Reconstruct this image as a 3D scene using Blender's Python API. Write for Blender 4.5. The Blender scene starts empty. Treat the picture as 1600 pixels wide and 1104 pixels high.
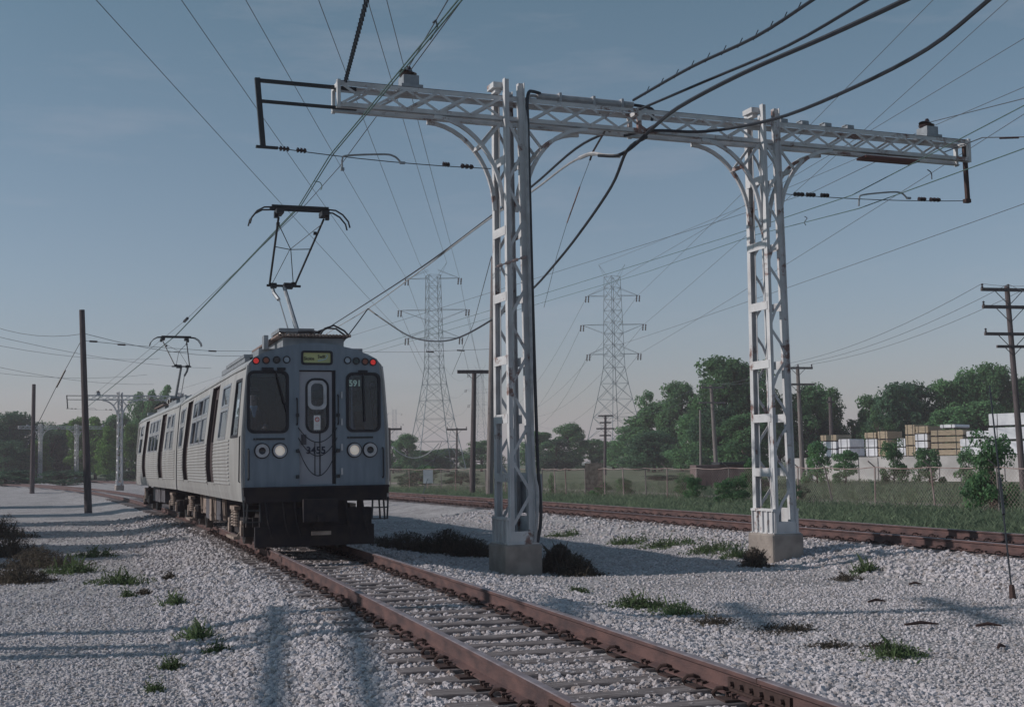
import bpy, math, random
import numpy as np
from mathutils import Vector, Matrix, Quaternion
from mathutils.geometry import tessellate_polygon
R_ = math.radians
rnd = random.Random(7)
nr = np.random.RandomState(7)
scn = bpy.context.scene

# ------------------------------------------------------------------ camera, sky, sun, exposure
CAM_H = 1.53
PITCH = math.atan((722 - 552) / 2000.0)
ROLL = 0.016
cam_d = bpy.data.cameras.new('camera')
cam = bpy.data.objects.new('camera', cam_d)
scn.collection.objects.link(cam)
scn.camera = cam
cam_d.sensor_width = 36.0
cam_d.lens = 2000.0 / 1600.0 * 36.0
cam_d.clip_start = 0.1
cam_d.clip_end = 9000.0
_F = Vector((0, math.cos(PITCH), math.sin(PITCH)))
_R0 = Vector((1, 0, 0))
_U0 = Vector((0, -math.sin(PITCH), math.cos(PITCH)))
_R = _R0 * math.cos(ROLL) - _U0 * math.sin(ROLL)
_U = _U0 * math.cos(ROLL) + _R0 * math.sin(ROLL)
cam.matrix_world = Matrix(((_R.x, _U.x, -_F.x, 0), (_R.y, _U.y, -_F.y, 0), (_R.z, _U.z, -_F.z, CAM_H), (0, 0, 0, 1)))

SUN_EL = R_(29.0)
SUN_TO = Vector((-1.0, -0.08, 0)).normalized() * math.cos(SUN_EL) + Vector((0, 0, math.sin(SUN_EL)))
world = bpy.data.worlds.new('World')
scn.world = world
world.use_nodes = True
wn = world.node_tree.nodes
wl = world.node_tree.links
bg = wn['Background']
bg.inputs['Strength'].default_value = 0.14
sky = wn.new('ShaderNodeTexSky')
sky.sky_type = 'NISHITA'
sky.sun_disc = False
sky.sun_elevation = SUN_EL
sky.sun_rotation = math.atan2(SUN_TO.x, SUN_TO.y)
sky.air_density = 1.0
sky.dust_density = 0.6
sky.ozone_density = 1.6
# lilac summer murk low down, teal higher up, the same all round
tint = wn.new('ShaderNodeMix'); tint.data_type = 'RGBA'; tint.blend_type = 'MULTIPLY'
tint.inputs['Factor'].default_value = 1.0
sg0 = wn.new('ShaderNodeTexCoord'); sg1 = wn.new('ShaderNodeSeparateXYZ'); wl.new(sg0.outputs['Generated'], sg1.inputs[0])
sgr = wn.new('ShaderNodeValToRGB'); _e = sgr.color_ramp.elements
_e[0].position = 0.0; _e[0].color = (0.90, 0.78, 0.93, 1); _e[1].position = 0.40; _e[1].color = (0.50, 0.86, 0.83, 1)
_k = _e.new(0.14); _k.color = (0.76, 0.86, 0.94, 1)
wl.new(sg1.outputs['Z'], sgr.inputs[0]); wl.new(sgr.outputs[0], tint.inputs['B'])
wl.new(sky.outputs[0], tint.inputs['A'])
hs = wn.new('ShaderNodeHueSaturation'); hs.inputs['Saturation'].default_value = 0.80
wl.new(tint.outputs['Result'], hs.inputs['Color'])
# thin wisps of cirrus
tc = wn.new('ShaderNodeTexCoord')
mp = wn.new('ShaderNodeMapping'); mp.inputs['Scale'].default_value = (1.3, 1.3, 7.0); mp.inputs['Rotation'].default_value = (0, R_(14), 0); mp.inputs['Location'].default_value = (0.35, 0.1, 0.2)
nz = wn.new('ShaderNodeTexNoise'); nz.inputs['Scale'].default_value = 3.2; nz.inputs['Detail'].default_value = 7; nz.inputs['Roughness'].default_value = 0.62
cr = wn.new('ShaderNodeMapRange'); cr.inputs['From Min'].default_value = 0.54; cr.inputs['From Max'].default_value = 0.80; cr.inputs['To Max'].default_value = 0.20
wl.new(tc.outputs['Generated'], mp.inputs['Vector']); wl.new(mp.outputs[0], nz.inputs['Vector']); wl.new(nz.outputs['Fac'], cr.inputs['Value'])
cl = wn.new('ShaderNodeMix'); cl.data_type = 'RGBA'
cl.inputs['B'].default_value = (6.0, 5.7, 6.2, 1)
wl.new(cr.outputs[0], cl.inputs['Factor']); wl.new(hs.outputs[0], cl.inputs['A']); wl.new(cl.outputs['Result'], bg.inputs['Color'])

sun_d = bpy.data.lights.new('sun', 'SUN')
sun_d.energy = 4.8
sun_d.angle = R_(0.53)
sun_d.color = (1.0, 0.93, 0.88)
sun = bpy.data.objects.new('sun', sun_d)
scn.collection.objects.link(sun)
sun.rotation_euler = SUN_TO.to_track_quat('Z', 'Y').to_euler()
sun.location = (-60, 0, 40)

scn.view_settings.view_transform = 'Standard'
scn.view_settings.look = 'None'
scn.view_settings.gamma = 1.0
scn.view_settings.use_curve_mapping = False
scn.view_settings.exposure = -0.70
scn.render.engine = 'CYCLES'
scn.cycles.max_bounces = 6
scn.cycles.transparent_max_bounces = 12

# ------------------------------------------------------------------ helpers
def at(px, py, Y):
    """world point on the line of sight through pixel (px, py) of the 1600x1104 photograph at distance Y"""
    d = _F + _R * ((px - 800) / 2000.0) + _U * ((552 - py) / 2000.0)
    return Vector((0, 0, CAM_H)) + d * (Y / d.y)

def atz(px, py, z):
    d = _F + _R * ((px - 800) / 2000.0) + _U * ((552 - py) / 2000.0)
    return Vector((0, 0, CAM_H)) + d * ((z - CAM_H) / d.z)

V = Vector
ORD = ('leftmost', 'second from the left', 'third from the left', 'fourth from the left', 'fifth from the left', 'sixth from the left', 'rightmost')
POSN = ('top left', 'top right', 'middle left', 'middle right', 'bottom left', 'bottom right')
class MB:
    def __init__(s): s.v = []; s.f = []
    def add(s, vs, fs):
        o = len(s.v); s.v += [tuple(v) for v in vs]; s.f += [tuple(i + o for i in f) for f in fs]; return s
    def box(s, c, d, rz=0.0, m=None):
        x, y, z = d[0] / 2, d[1] / 2, d[2] / 2
        vs = [V((a * x, b * y, e * z)) for e in (-1, 1) for b in (-1, 1) for a in (-1, 1)]
        M = m if m is not None else Matrix.Rotation(rz, 3, 'Z')
        vs = [M @ v + V(c) for v in vs]
        return s.add(vs, [(0, 2, 3, 1), (4, 5, 7, 6), (0, 1, 5, 4), (2, 6, 7, 3), (0, 4, 6, 2), (1, 3, 7, 5)])
    def lohi(s, a, b):
        return s.box([(a[i] + b[i]) / 2 for i in range(3)], [abs(b[i] - a[i]) for i in range(3)])
    def bar(s, p, q, w, h=None, up=(0, 0, 1)):
        p = V(p); q = V(q); h = h or w; d = q - p; L = d.length
        if L < 1e-6: return s
        d.normalize(); u = V(up)
        if abs(d.dot(u)) > 0.98: u = V((0, 1, 0)) if abs(d.y) < 0.9 else V((1, 0, 0))
        a = d.cross(u).normalized(); b = a.cross(d).normalized()
        vs = []
        for e in (p, q):
            for (i, j) in ((-1, -1), (1, -1), (1, 1), (-1, 1)): vs.append(e + a * (i * w / 2) + b * (j * h / 2))
        return s.add(vs, [(0, 3, 2, 1), (4, 5, 6, 7), (0, 1, 5, 4), (1, 2, 6, 5), (2, 3, 7, 6), (3, 0, 4, 7)])
    def tube(s, pts, r, n=6, caps=True):
        pts = [V(p) for p in pts]; m = len(pts)
        rr = r if isinstance(r, (list, tuple)) else [r] * m
        t = (pts[1] - pts[0]).normalized(); u = V((0, 0, 1)) if abs(t.z) < 0.9 else V((1, 0, 0))
        a = t.cross(u).normalized(); vs = []
        for i, p in enumerate(pts):
            t = (pts[min(i + 1, m - 1)] - pts[max(i - 1, 0)]).normalized()
            a = (a - t * a.dot(t)).normalized(); b = t.cross(a)
            for k in range(n):
                g = 2 * math.pi * k / n; vs.append(p + (a * math.cos(g) + b * math.sin(g)) * rr[i])
        fs = [(i * n + k, i * n + (k + 1) % n, (i + 1) * n + (k + 1) % n, (i + 1) * n + k) for i in range(m - 1) for k in range(n)]
        if caps: fs += [tuple(range(n - 1, -1, -1)), tuple((m - 1) * n + k for k in range(n))]
        return s.add(vs, fs)
    def cyl(s, p, q, r0, r1=None, n=10): return s.tube([p, q], [r0, r0 if r1 is None else r1], n)
    def disc_stack(s, p, q, r, n=10, count=3, core=0.4):
        p = V(p); q = V(q)
        s.cyl(p, q, r * core, n=6)
        for i in range(count):
            c = p.lerp(q, (i + 0.5) / count); d = (q - p) / count * 0.28
            s.cyl(c - d, c + d, r, r * 0.8, n)
        return s
    def prism(s, poly, y0, y1):
        """poly in (x, z), pushed from y0 to y1"""
        n = len(poly); vs = [(x, y0, z) for x, z in poly] + [(x, y1, z) for x, z in poly]
        tri = tessellate_polygon([[V((x, z, 0)) for x, z in poly]])
        fs = [t for t in tri] + [(t[2] + n, t[1] + n, t[0] + n) for t in tri]
        fs += [(i, (i + 1) % n, (i + 1) % n + n, i + n) for i in range(n)]
        return s.add(vs, fs)
    def plate(s, outer, holes, y0, y1):
        loops = [outer] + holes; flat = [p for l in loops for p in l]; n = len(flat)
        tri = tessellate_polygon([[V((x, z, 0)) for x, z in l] for l in loops])
        vs = [(x, y0, z) for x, z in flat] + [(x, y1, z) for x, z in flat]
        fs = [tuple(t) for t in tri] + [(t[2] + n, t[1] + n, t[0] + n) for t in tri]
        o = 0
        for l in loops:
            m = len(l); fs += [(o + i, o + (i + 1) % m, o + (i + 1) % m + n, o + i + n) for i in range(m)]; o += m
        return s.add(vs, fs)
    def move(s, M):
        s.v = [tuple(M @ V(v)) for v in s.v]; return s
    def mesh(s, name, mat, smooth=False):
        me = bpy.data.meshes.new(name); me.from_pydata(s.v, [], s.f); me.update()
        import bmesh
        bm = bmesh.new(); bm.from_mesh(me); bmesh.ops.recalc_face_normals(bm, faces=bm.faces); bm.to_mesh(me); bm.free()
        if mat: me.materials.append(mat)
        if smooth: me.polygons.foreach_set('use_smooth', [True] * len(me.polygons))
        return me
    def build(s, name, mat, parent=None, smooth=False, loc=None):
        return link(name, s.mesh(name, mat, smooth), parent, loc)

def link(name, me, parent=None, loc=None, rz=0.0):
    o = bpy.data.objects.new(name, me); scn.collection.objects.link(o)
    if parent: o.parent = parent
    if loc is not None: o.location = loc
    elif parent is not None and parent.get('_w'): o.location = -V(parent.location)
    if rz: o.rotation_euler.z = rz
    return o

def tag(o, label=None, cat=None, group=None, kind=None):
    if label: o['label'] = label
    if cat: o['category'] = cat
    if group: o['group'] = group
    if kind: o['kind'] = kind
    return o

def thing(name, label, cat, loc=(0, 0, 0), rz=0.0, group=None, w=False):
    """an Empty at the thing's base; w=True when its parts are written in world coordinates"""
    o = bpy.data.objects.new(name, None); scn.collection.objects.link(o)
    o.empty_display_size = 0.3
    o.location = loc; o.rotation_euler.z = rz
    if w: o['_w'] = 1
    return tag(o, label, cat, group)

def copy_tree(o, parent=None):
    c = o.copy(); scn.collection.objects.link(c)
    if parent: c.parent = parent
    for ch in list(o.children): copy_tree(ch, c)
    return c

def rrect(x0, x1, z0, z1, r, n=5):
    pts = []
    for (cx, cz, a0) in ((x1 - r, z1 - r, 0), (x0 + r, z1 - r, 90), (x0 + r, z0 + r, 180), (x1 - r, z0 + r, 270)):
        for i in range(n + 1):
            a = R_(a0 + 90 * i / n); pts.append((cx + r * math.cos(a), cz + r * math.sin(a)))
    return pts

def circ(cx, cz, r, n=20): return [(cx + r * math.cos(2 * math.pi * i / n), cz + r * math.sin(2 * math.pi * i / n)) for i in range(n)]

def sagged(a, b, sag, n=14):
    a = V(a); b = V(b)
    return [a.lerp(b, i / n) - V((0, 0, sag * 4 * (i / n) * (1 - i / n))) for i in range(n + 1)]

def catmull(pts, k=8):
    pts = [V(p) for p in pts]; P = [pts[0] * 2 - pts[1]] + pts + [pts[-1] * 2 - pts[-2]]; out = []
    for i in range(1, len(P) - 2):
        p0, p1, p2, p3 = P[i - 1:i + 3]
        for j in range(k):
            t = j / k
            out.append(0.5 * ((2 * p1) + (p2 - p0) * t + (2 * p0 - 5 * p1 + 4 * p2 - p3) * t * t + (3 * p1 - p0 - 3 * p2 + p3) * t ** 3))
    return out + [pts[-1]]

# ------------------------------------------------------------------ materials
def mat(name, col, rough=0.7, metal=0.0, var=0.15, scale=6.0, col2=None, bump=0.0, bscale=None, detail=5, emis=None, spec=0.5, coord='Object', sc3=None, lo=0.35, hi=0.65, island=0.0):
    m = bpy.data.materials.new(name); m.use_nodes = True
    N = m.node_tree.nodes; L = m.node_tree.links; b = N['Principled BSDF']
    b.inputs['Roughness'].default_value = rough; b.inputs['Metallic'].default_value = metal
    b.inputs['Specular IOR Level'].default_value = spec
    t = N.new('ShaderNodeTexCoord'); n = N.new('ShaderNodeTexNoise'); n.inputs['Scale'].default_value = scale; n.inputs['Detail'].default_value = detail
    src = t.outputs[coord]
    if sc3:
        mpn = N.new('ShaderNodeMapping'); mpn.inputs['Scale'].default_value = sc3; L.new(src, mpn.inputs['Vector']); src = mpn.outputs[0]
    L.new(src, n.inputs['Vector'])
    r = N.new('ShaderNodeMapRange'); r.inputs['From Min'].default_value = lo; r.inputs['From Max'].default_value = hi
    L.new(n.outputs['Fac'], r.inputs['Value'])
    mx = N.new('ShaderNodeMix'); mx.data_type = 'RGBA'
    c2 = col2 or tuple(c * (1 - 2 * var) for c in col)
    mx.inputs['A'].default_value = (*c2, 1); mx.inputs['B'].default_value = (*col, 1)
    L.new(r.outputs[0], mx.inputs['Factor'])
    out = mx.outputs['Result']
    if island:
        g = N.new('ShaderNodeNewGeometry'); h = N.new('ShaderNodeHueSaturation')
        mr = N.new('ShaderNodeMapRange'); mr.inputs['To Min'].default_value = 1 - island; mr.inputs['To Max'].default_value = 1 + island
        L.new(g.outputs['Random Per Island'], mr.inputs['Value']); L.new(mr.outputs[0], h.inputs['Value']); L.new(out, h.inputs['Color']); out = h.outputs[0]
    L.new(out, b.inputs['Base Color'])
    if bump:
        bn = N.new('ShaderNodeTexNoise'); bn.inputs['Scale'].default_value = bscale or scale * 6; bn.inputs['Detail'].default_value = 4
        L.new(src, bn.inputs['Vector']); bp = N.new('ShaderNodeBump'); bp.inputs['Strength'].default_value = bump; bp.inputs['Distance'].default_value = 0.02
        L.new(bn.outputs['Fac'], bp.inputs['Height']); L.new(bp.outputs[0], b.inputs['Normal'])
    if emis:
        b.inputs['Emission Color'].default_value = (*emis[0], 1); b.inputs['Emission Strength'].default_value = emis[1]
    return m

def glass(name, tintc=(0.35, 0.38, 0.42), rough=0.02, f0=1.5):
    m = bpy.data.materials.new(name); m.use_nodes = True; N = m.node_tree.nodes; L = m.node_tree.links
    N.remove(N['Principled BSDF']); o = N['Material Output']
    tr = N.new('ShaderNodeBsdfTransparent'); tr.inputs['Color'].default_value = (*tintc, 1)
    gl = N.new('ShaderNodeBsdfGlossy'); gl.inputs['Roughness'].default_value = rough; gl.inputs['Color'].default_value = (0.9, 0.93, 0.96, 1)
    fr = N.new('ShaderNodeFresnel'); fr.inputs['IOR'].default_value = f0
    mx = N.new('ShaderNodeMixShader'); L.new(fr.outputs[0], mx.inputs[0]); L.new(tr.outputs[0], mx.inputs[1]); L.new(gl.outputs[0], mx.inputs[2]); L.new(mx.outputs[0], o.inputs['Surface'])
    return m

M = {}
M['rust'] = mat('rusty_rail_steel', (0.125, 0.066, 0.060), 0.8, 0.0, col2=(0.055, 0.032, 0.034), scale=3.0, bump=0.25, bscale=30, sc3=(1, 1, 3))
M['railtop'] = mat('worn_rail_head', (0.30, 0.25, 0.27), 0.45, 0.25, col2=(0.20, 0.15, 0.155), scale=5)
M['darkrust'] = mat('dark_rusted_fastening', (0.060, 0.032, 0.028), 0.85, 0.1, scale=20)
M['tie'] = mat('weathered_tie_timber', (0.27, 0.235, 0.235), 0.9, col2=(0.11, 0.088, 0.088), scale=3.0, sc3=(1, 9, 9), bump=0.6, bscale=14)
M['concrete'] = mat('old_concrete', (0.33, 0.285, 0.255), 0.9, col2=(0.22, 0.19, 0.175), scale=3.5, bump=0.5, bscale=25)
M['whitepaint'] = mat('flaking_white_paint', (0.56, 0.56, 0.575), 0.6, col2=(0.44, 0.43, 0.44), scale=2.2, bump=0.15, bscale=30, lo=0.3, hi=0.55)
# white paint rusting through in patches
def rust_through(m, amt=0.63):
    N = m.node_tree.nodes; L = m.node_tree.links; b = N['Principled BSDF']; old = b.inputs['Base Color'].links[0].from_socket
    t = N.new('ShaderNodeTexCoord'); n = N.new('ShaderNodeTexNoise'); n.inputs['Scale'].default_value = 1.7; n.inputs['Detail'].default_value = 9; n.inputs['Roughness'].default_value = 0.7
    L.new(t.outputs['Object'], n.inputs['Vector']); r = N.new('ShaderNodeMapRange'); r.inputs['From Min'].default_value = amt; r.inputs['From Max'].default_value = amt + 0.06; L.new(n.outputs['Fac'], r.inputs['Value'])
    x = N.new('ShaderNodeMix'); x.data_type = 'RGBA'; x.inputs['B'].default_value = (0.20, 0.115, 0.10, 1); L.new(r.outputs[0], x.inputs['Factor']); L.new(old, x.inputs['A']); L.new(x.outputs['Result'], b.inputs['Base Color'])
rust_through(M['whitepaint'], 0.565)
M['redplate'] = mat('red_primer_plate', (0.14, 0.05, 0.045), 0.8, scale=6)
M['blacksteel'] = mat('black_painted_steel', (0.025, 0.028, 0.035), 0.55, scale=8)
M['greysteel'] = mat('grey_galvanised_steel', (0.30, 0.32, 0.35), 0.5, 0.3, scale=5)
M['cable'] = mat('black_cable_sheath', (0.018, 0.022, 0.032), 0.5, scale=9)
M['copper'] = mat('weathered_copper_wire', (0.10, 0.17, 0.16), 0.6, 0.3, scale=9)
M['wire'] = mat('thin_aluminium_line', (0.10, 0.115, 0.14), 0.6, 0.2, scale=9)
M['insulator'] = mat('dark_porcelain', (0.035, 0.02, 0.022), 0.25, scale=9)
M['pipe'] = mat('grey_conduit', (0.42, 0.42, 0.44), 0.5, 0.2, scale=6)
M['stainless'] = mat('ribbed_stainless_side', (0.46, 0.45, 0.44), 0.45, 0.3, col2=(0.33, 0.315, 0.31), scale=2.2, sc3=(1, 1.4, 0.35), lo=0.3, hi=0.7)
M['roofsteel'] = mat('dusty_car_roof', (0.40, 0.41, 0.42), 0.6, 0.1, col2=(0.26, 0.27, 0.28), scale=1.6)
M['frontpaint'] = mat('blue_grey_cab_front', (0.205, 0.245, 0.295), 0.42, 0.1, col2=(0.15, 0.182, 0.225), scale=3.0, sc3=(3, 3, 0.5), lo=0.3, hi=0.7)
M['doorpaint'] = mat('pale_grey_end_door', (0.36, 0.36, 0.40), 0.5, col2=(0.30, 0.30, 0.34), scale=2.2)
M['rubber'] = mat('black_rubber_gasket', (0.014, 0.014, 0.022), 0.6)
M['underdark'] = mat('grimy_underframe', (0.012, 0.010, 0.015), 0.9, col2=(0.03, 0.022, 0.022), scale=5)
M['undergrey'] = mat('dusty_equipment_box', (0.10, 0.095, 0.11), 0.8, col2=(0.05, 0.045, 0.055), scale=3)
M['undertan'] = mat('dusty_pale_bracket', (0.34, 0.27, 0.23), 0.85, col2=(0.18, 0.13, 0.11), scale=5)
M['wheel'] = mat('worn_steel_wheel', (0.06, 0.052, 0.052), 0.5, 0.5)
M['doorbrown'] = mat('brown_door_pocket', (0.055, 0.035, 0.038), 0.7)
M['glass'] = glass('window_glass', (0.62, 0.68, 0.74))
M['windshield'] = glass('windshield_glass', (0.68, 0.76, 0.86), f0=1.48)
M['interior'] = mat('dim_cab_lining', (0.42, 0.50, 0.56), 0.8)
M['interiordark'] = mat('dark_cab_partition', (0.015, 0.015, 0.02), 0.8)
M['seat'] = mat('blue_seat_vinyl', (0.04, 0.06, 0.11), 0.6)
M['lampwhite'] = mat('lit_headlight_lens', (0.85, 0.80, 0.74), 0.3, emis=((1.0, 0.86, 0.72), 0.3))
M['lampoff'] = mat('unlit_lamp_glass', (0.02, 0.02, 0.03), 0.1)
M['lampred'] = mat('lit_red_marker', (0.6, 0.02, 0.02), 0.3, emis=((1.0, 0.06, 0.05), 0.45))
M['lampamber'] = mat('amber_marker', (0.30, 0.085, 0.05), 0.3)
M['lampgreen'] = mat('dark_green_marker', (0.02, 0.05, 0.06), 0.2)
M['lamppale'] = mat('clear_marker', (0.38, 0.46, 0.55), 0.2)
M['chrome'] = mat('bright_lamp_ring', (0.42, 0.43, 0.47), 0.3, 0.6)
M['signglass'] = mat('yellow_destination_roll', (0.36, 0.38, 0.19), 0.5, col2=(0.28, 0.33, 0.20), scale=4, emis=((0.8, 0.85, 0.35), 0.05))
M['signink'] = mat('black_roll_lettering', (0.02, 0.025, 0.03), 0.6)
M['signblue'] = mat('pale_blue_roll_mark', (0.45, 0.62, 0.70), 0.6)
M['paper'] = mat('white_notice_card', (0.75, 0.72, 0.72), 0.7, var=0.03)
M['redink'] = mat('red_notice_print', (0.55, 0.05, 0.06), 0.6)
M['number'] = mat('dark_number_plate_ink', (0.015, 0.02, 0.05), 0.5)
M['mintink'] = mat('pale_mint_run_number', (0.50, 0.68, 0.62), 0.6, emis=((0.6, 0.85, 0.78), 0.05))
M['deck'] = mat('rust_red_roof_walkway', (0.24, 0.17, 0.15), 0.85, col2=(0.15, 0.11, 0.10), scale=8)
M['woodpole'] = mat('creosoted_pole', (0.115, 0.092, 0.095), 0.9, col2=(0.062, 0.05, 0.056), scale=4, sc3=(4, 4, 0.4), bump=0.4, bscale=8)
M['palepole'] = mat('weathered_grey_pole', (0.22, 0.19, 0.185), 0.9, col2=(0.14, 0.12, 0.12), scale=4, sc3=(4, 4, 0.4))
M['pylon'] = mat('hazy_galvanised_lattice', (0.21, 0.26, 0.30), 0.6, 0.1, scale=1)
M['fence'] = mat('rusting_fence_pipe', (0.34, 0.27, 0.26), 0.7, 0.0, col2=(0.18, 0.11, 0.10), scale=1.2)
M['bark'] = mat('tree_bark', (0.09, 0.07, 0.055), 0.95, scale=5)
M['skin'] = mat('skin', (0.42, 0.26, 0.19), 0.6, var=0.05)
M['uniform'] = mat('dark_blue_uniform', (0.02, 0.022, 0.035), 0.85)
M['shirt'] = mat('white_shirt', (0.7, 0.72, 0.75), 0.8, var=0.04)
M['hair'] = mat('dark_hair', (0.015, 0.012, 0.01), 0.8)
M['tan'] = mat('sawn_lumber_ends', (0.46, 0.37, 0.27), 0.85, col2=(0.32, 0.25, 0.18), scale=2.5, sc3=(1, 1, 8), island=0.25)
M['wrap'] = mat('white_plastic_lumber_wrap', (0.70, 0.70, 0.74), 0.5, col2=(0.55, 0.55, 0.60), scale=2.0, bump=0.3, bscale=6)
M['yardwall'] = mat('pale_yard_slab', (0.58, 0.55, 0.55), 0.9, scale=0.6)
M['strap'] = mat('black_packing_strap', (0.03, 0.03, 0.035), 0.6)
M['shed'] = mat('brown_corrugated_shed', (0.16, 0.11, 0.11), 0.8, scale=2)
M['path'] = mat('sandy_track', (0.36, 0.31, 0.28), 0.95, scale=0.8)

def leafmat(name, c, c2, tr=0.42):
    m = bpy.data.materials.new(name); m.use_nodes = True; N = m.node_tree.nodes; L = m.node_tree.links; b = N['Principled BSDF']
    b.inputs['Roughness'].default_value = 0.75; b.inputs['Specular IOR Level'].default_value = 0.2
    g = N.new('ShaderNodeNewGeometry'); t = N.new('ShaderNodeTexCoord'); n = N.new('ShaderNodeTexNoise'); n.inputs['Scale'].default_value = 0.7; n.inputs['Detail'].default_value = 3
    L.new(t.outputs['Object'], n.inputs['Vector'])
    ad = N.new('ShaderNodeMath'); ad.operation = 'MULTIPLY_ADD'; ad.inputs[1].default_value = 0.6
    sb = N.new('ShaderNodeMath'); sb.operation = 'MULTIPLY_ADD'; sb.inputs[1].default_value = 1.6; sb.inputs[2].default_value = -0.55
    L.new(n.outputs['Fac'], sb.inputs[0]); L.new(g.outputs['Random Per Island'], ad.inputs[0]); L.new(sb.outputs[0], ad.inputs[2])
    mx = N.new('ShaderNodeMix'); mx.data_type = 'RGBA'; mx.inputs['A'].default_value = (*c2, 1); mx.inputs['B'].default_value = (*c, 1)
    L.new(ad.outputs[0], mx.inputs['Factor'])
    oi = N.new('ShaderNodeObjectInfo'); h = N.new('ShaderNodeHueSaturation'); mr = N.new('ShaderNodeMapRange'); mr.inputs['To Min'].default_value = 0.8; mr.inputs['To Max'].default_value = 1.2
    L.new(oi.outputs['Random'], mr.inputs['Value']); L.new(mr.outputs[0], h.inputs['Value']); L.new(mx.outputs['Result'], h.inputs['Color'])
    L.new(h.outputs[0], b.inputs['Base Color'])
    tl = N.new('ShaderNodeBsdfTranslucent'); L.new(h.outputs[0], tl.inputs['Color']); ms = N.new('ShaderNodeMixShader'); ms.inputs[0].default_value = tr
    L.new(b.outputs[0], ms.inputs[1]); L.new(tl.outputs[0], ms.inputs[2]); L.new(ms.outputs[0], N['Material Output'].inputs['Surface'])
    return m
M['leaf_mid'] = leafmat('mid_green_foliage', (0.15, 0.30, 0.12), (0.058, 0.135, 0.075))
M['leaf_dark'] = leafmat('dark_green_foliage', (0.095, 0.19, 0.10), (0.032, 0.075, 0.056))
M['leaf_bright'] = leafmat('fresh_green_foliage', (0.17, 0.32, 0.075), (0.07, 0.15, 0.045))
M['grass'] = leafmat('field_grass', (0.155, 0.205, 0.125), (0.085, 0.115, 0.08))
M['weed'] = leafmat('trackside_weeds', (0.14, 0.21, 0.09), (0.08, 0.10, 0.06))
M['drygrass'] = leafmat('dead_grass_stems', (0.13, 0.11, 0.085), (0.045, 0.04, 0.038))

# ------------------------------------------------------------------ track geometry
_pts = [(3.6, 0.0), (1.22, 8.15), (-1.08, 15.7), (-3.42, 22.6), (-5.85, 30.3), (-10.7, 44.6), (-17.7, 62.5), (-31, 95), (-48.5, 131), (-67, 163)]
_co = np.polyfit([p[1] for p in _pts], [p[0] for p in _pts], 4)
_dco = np.polyder(_co)
YE = 165.0
_xe = float(np.polyval(_co, YE)); _se = float(np.polyval(_dco, YE)); _q = -0.0016
def xc(y):
    y = np.asarray(y, float); yc = np.clip(y, -5, YE)
    x = np.polyval(_co, yc)
    x = np.where(y > YE, _xe + _se * (y - YE) + _q * np.clip(y - YE, 0, 150) ** 2, x)
    s0 = float(np.polyval(_dco, -5.0))
    return np.where(y < -5, np.polyval(_co, -5.0) + s0 * (y + 5), x)
def slope(y):
    return (xc(np.asarray(y, float) + 0.05) - xc(np.asarray(y, float) - 0.05)) / 0.1
def heading(y): return float(-np.arctan(slope(y)))      # angle to the left of +Y
def centre(y, off=0.0):
    h = heading(y); return V((float(xc(y)) + off * math.cos(h), y + off * math.sin(h), 0))
GAUGE = 1.505
OFF2 = 11.85
def dist1(x, y):
    s = slope(y); return (x - xc(y)) / np.sqrt(1 + s * s)

def smooth(a, b, t):
    u = np.clip((t - a) / (b - a), 0, 1); return u * u * (3 - 2 * u)

_nz = [(nr.uniform(0.15, 1.1), nr.uniform(0, 6.28), nr.uniform(0, 6.28)) for _ in range(14)]
def bumps(x, y):
    r = 0
    for k, (w, a, p) in enumerate(_nz): r = r + np.sin((x * math.cos(a) + y * math.sin(a)) * w * 1.7 + p) / (1 + 1.6 * w)
    return r / 6
def ground_z(x, y):
    x = np.asarray(x, float); y = np.asarray(y, float)
    d1 = dist1(x, y); d2 = d1 - OFF2
    base = -0.40 + 0 * x
    base = base - 0.10 * smooth(1.8, 4.5, d1) * (1 - smooth(8.2, 9.4, d1)) * smooth(17, 21, y)      # shallow ditch between the tracks
    base = base + 0.06 * smooth(-2.6, -5, d1) * 0
    far = smooth(60, 140, y) * smooth(16, 30, d1)
    base = base + far * 0.3
    z = base + 0.028 * bumps(x, y) + 0.012 * bumps(x * 4.1 + 3, y * 3.7)
    b1 = 1 - smooth(1.45, 2.75, np.abs(d1)); b2 = 1 - smooth(1.3, 3.0, np.abs(d2))
    z = z * (1 - b1) + (-0.232 + 0.014 * bumps(x * 3.1, y * 3.3)) * b1
    z = z * (1 - b2) + (-0.20 + 0.03 * np.clip(d2, -1, 1) + 0.008 * bumps(x * 5, y * 5)) * b2
    return z
def gz(x, y): return float(ground_z(x, y))

# ------------------------------------------------------------------ ground sheet
def axis(segs):
    out = []
    for a, b, st in segs:
        n = max(1, int(round((b - a) / st))); out += [a + (b - a) * i / n for i in range(n)]
    return out + [segs[-1][1]]
xs = axis([(-1500, -600, 300), (-600, -120, 60), (-120, -30, 4), (-30, -9, 0.6), (-9, 11, 0.14), (11, 26, 0.5), (26, 90, 4), (90, 600, 60), (600, 1500, 300)])
ys = axis([(-1500, -300, 400), (-300, -60, 60), (-60, 6, 3), (6, 28, 0.14), (28, 60, 0.5), (60, 130, 1.6), (130, 320, 6), (320, 1000, 80), (1000, 2000, 500)])
X, Y = np.meshgrid(xs, ys)
Z = ground_z(X, Y)
nx, ny = len(xs), len(ys)
gv = np.stack([X, Y, Z], -1).reshape(-1, 3)
idx = np.arange(nx * ny).reshape(ny, nx)
gf = np.stack([idx[:-1, :-1], idx[:-1, 1:], idx[1:, 1:], idx[1:, :-1]], -1).reshape(-1, 4)
me = bpy.data.meshes.new('ground')
me.vertices.add(len(gv)); me.vertices.foreach_set('co', gv.ravel())
me.loops.add(gf.size); me.loops.foreach_set('vertex_index', gf.ravel())
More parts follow.
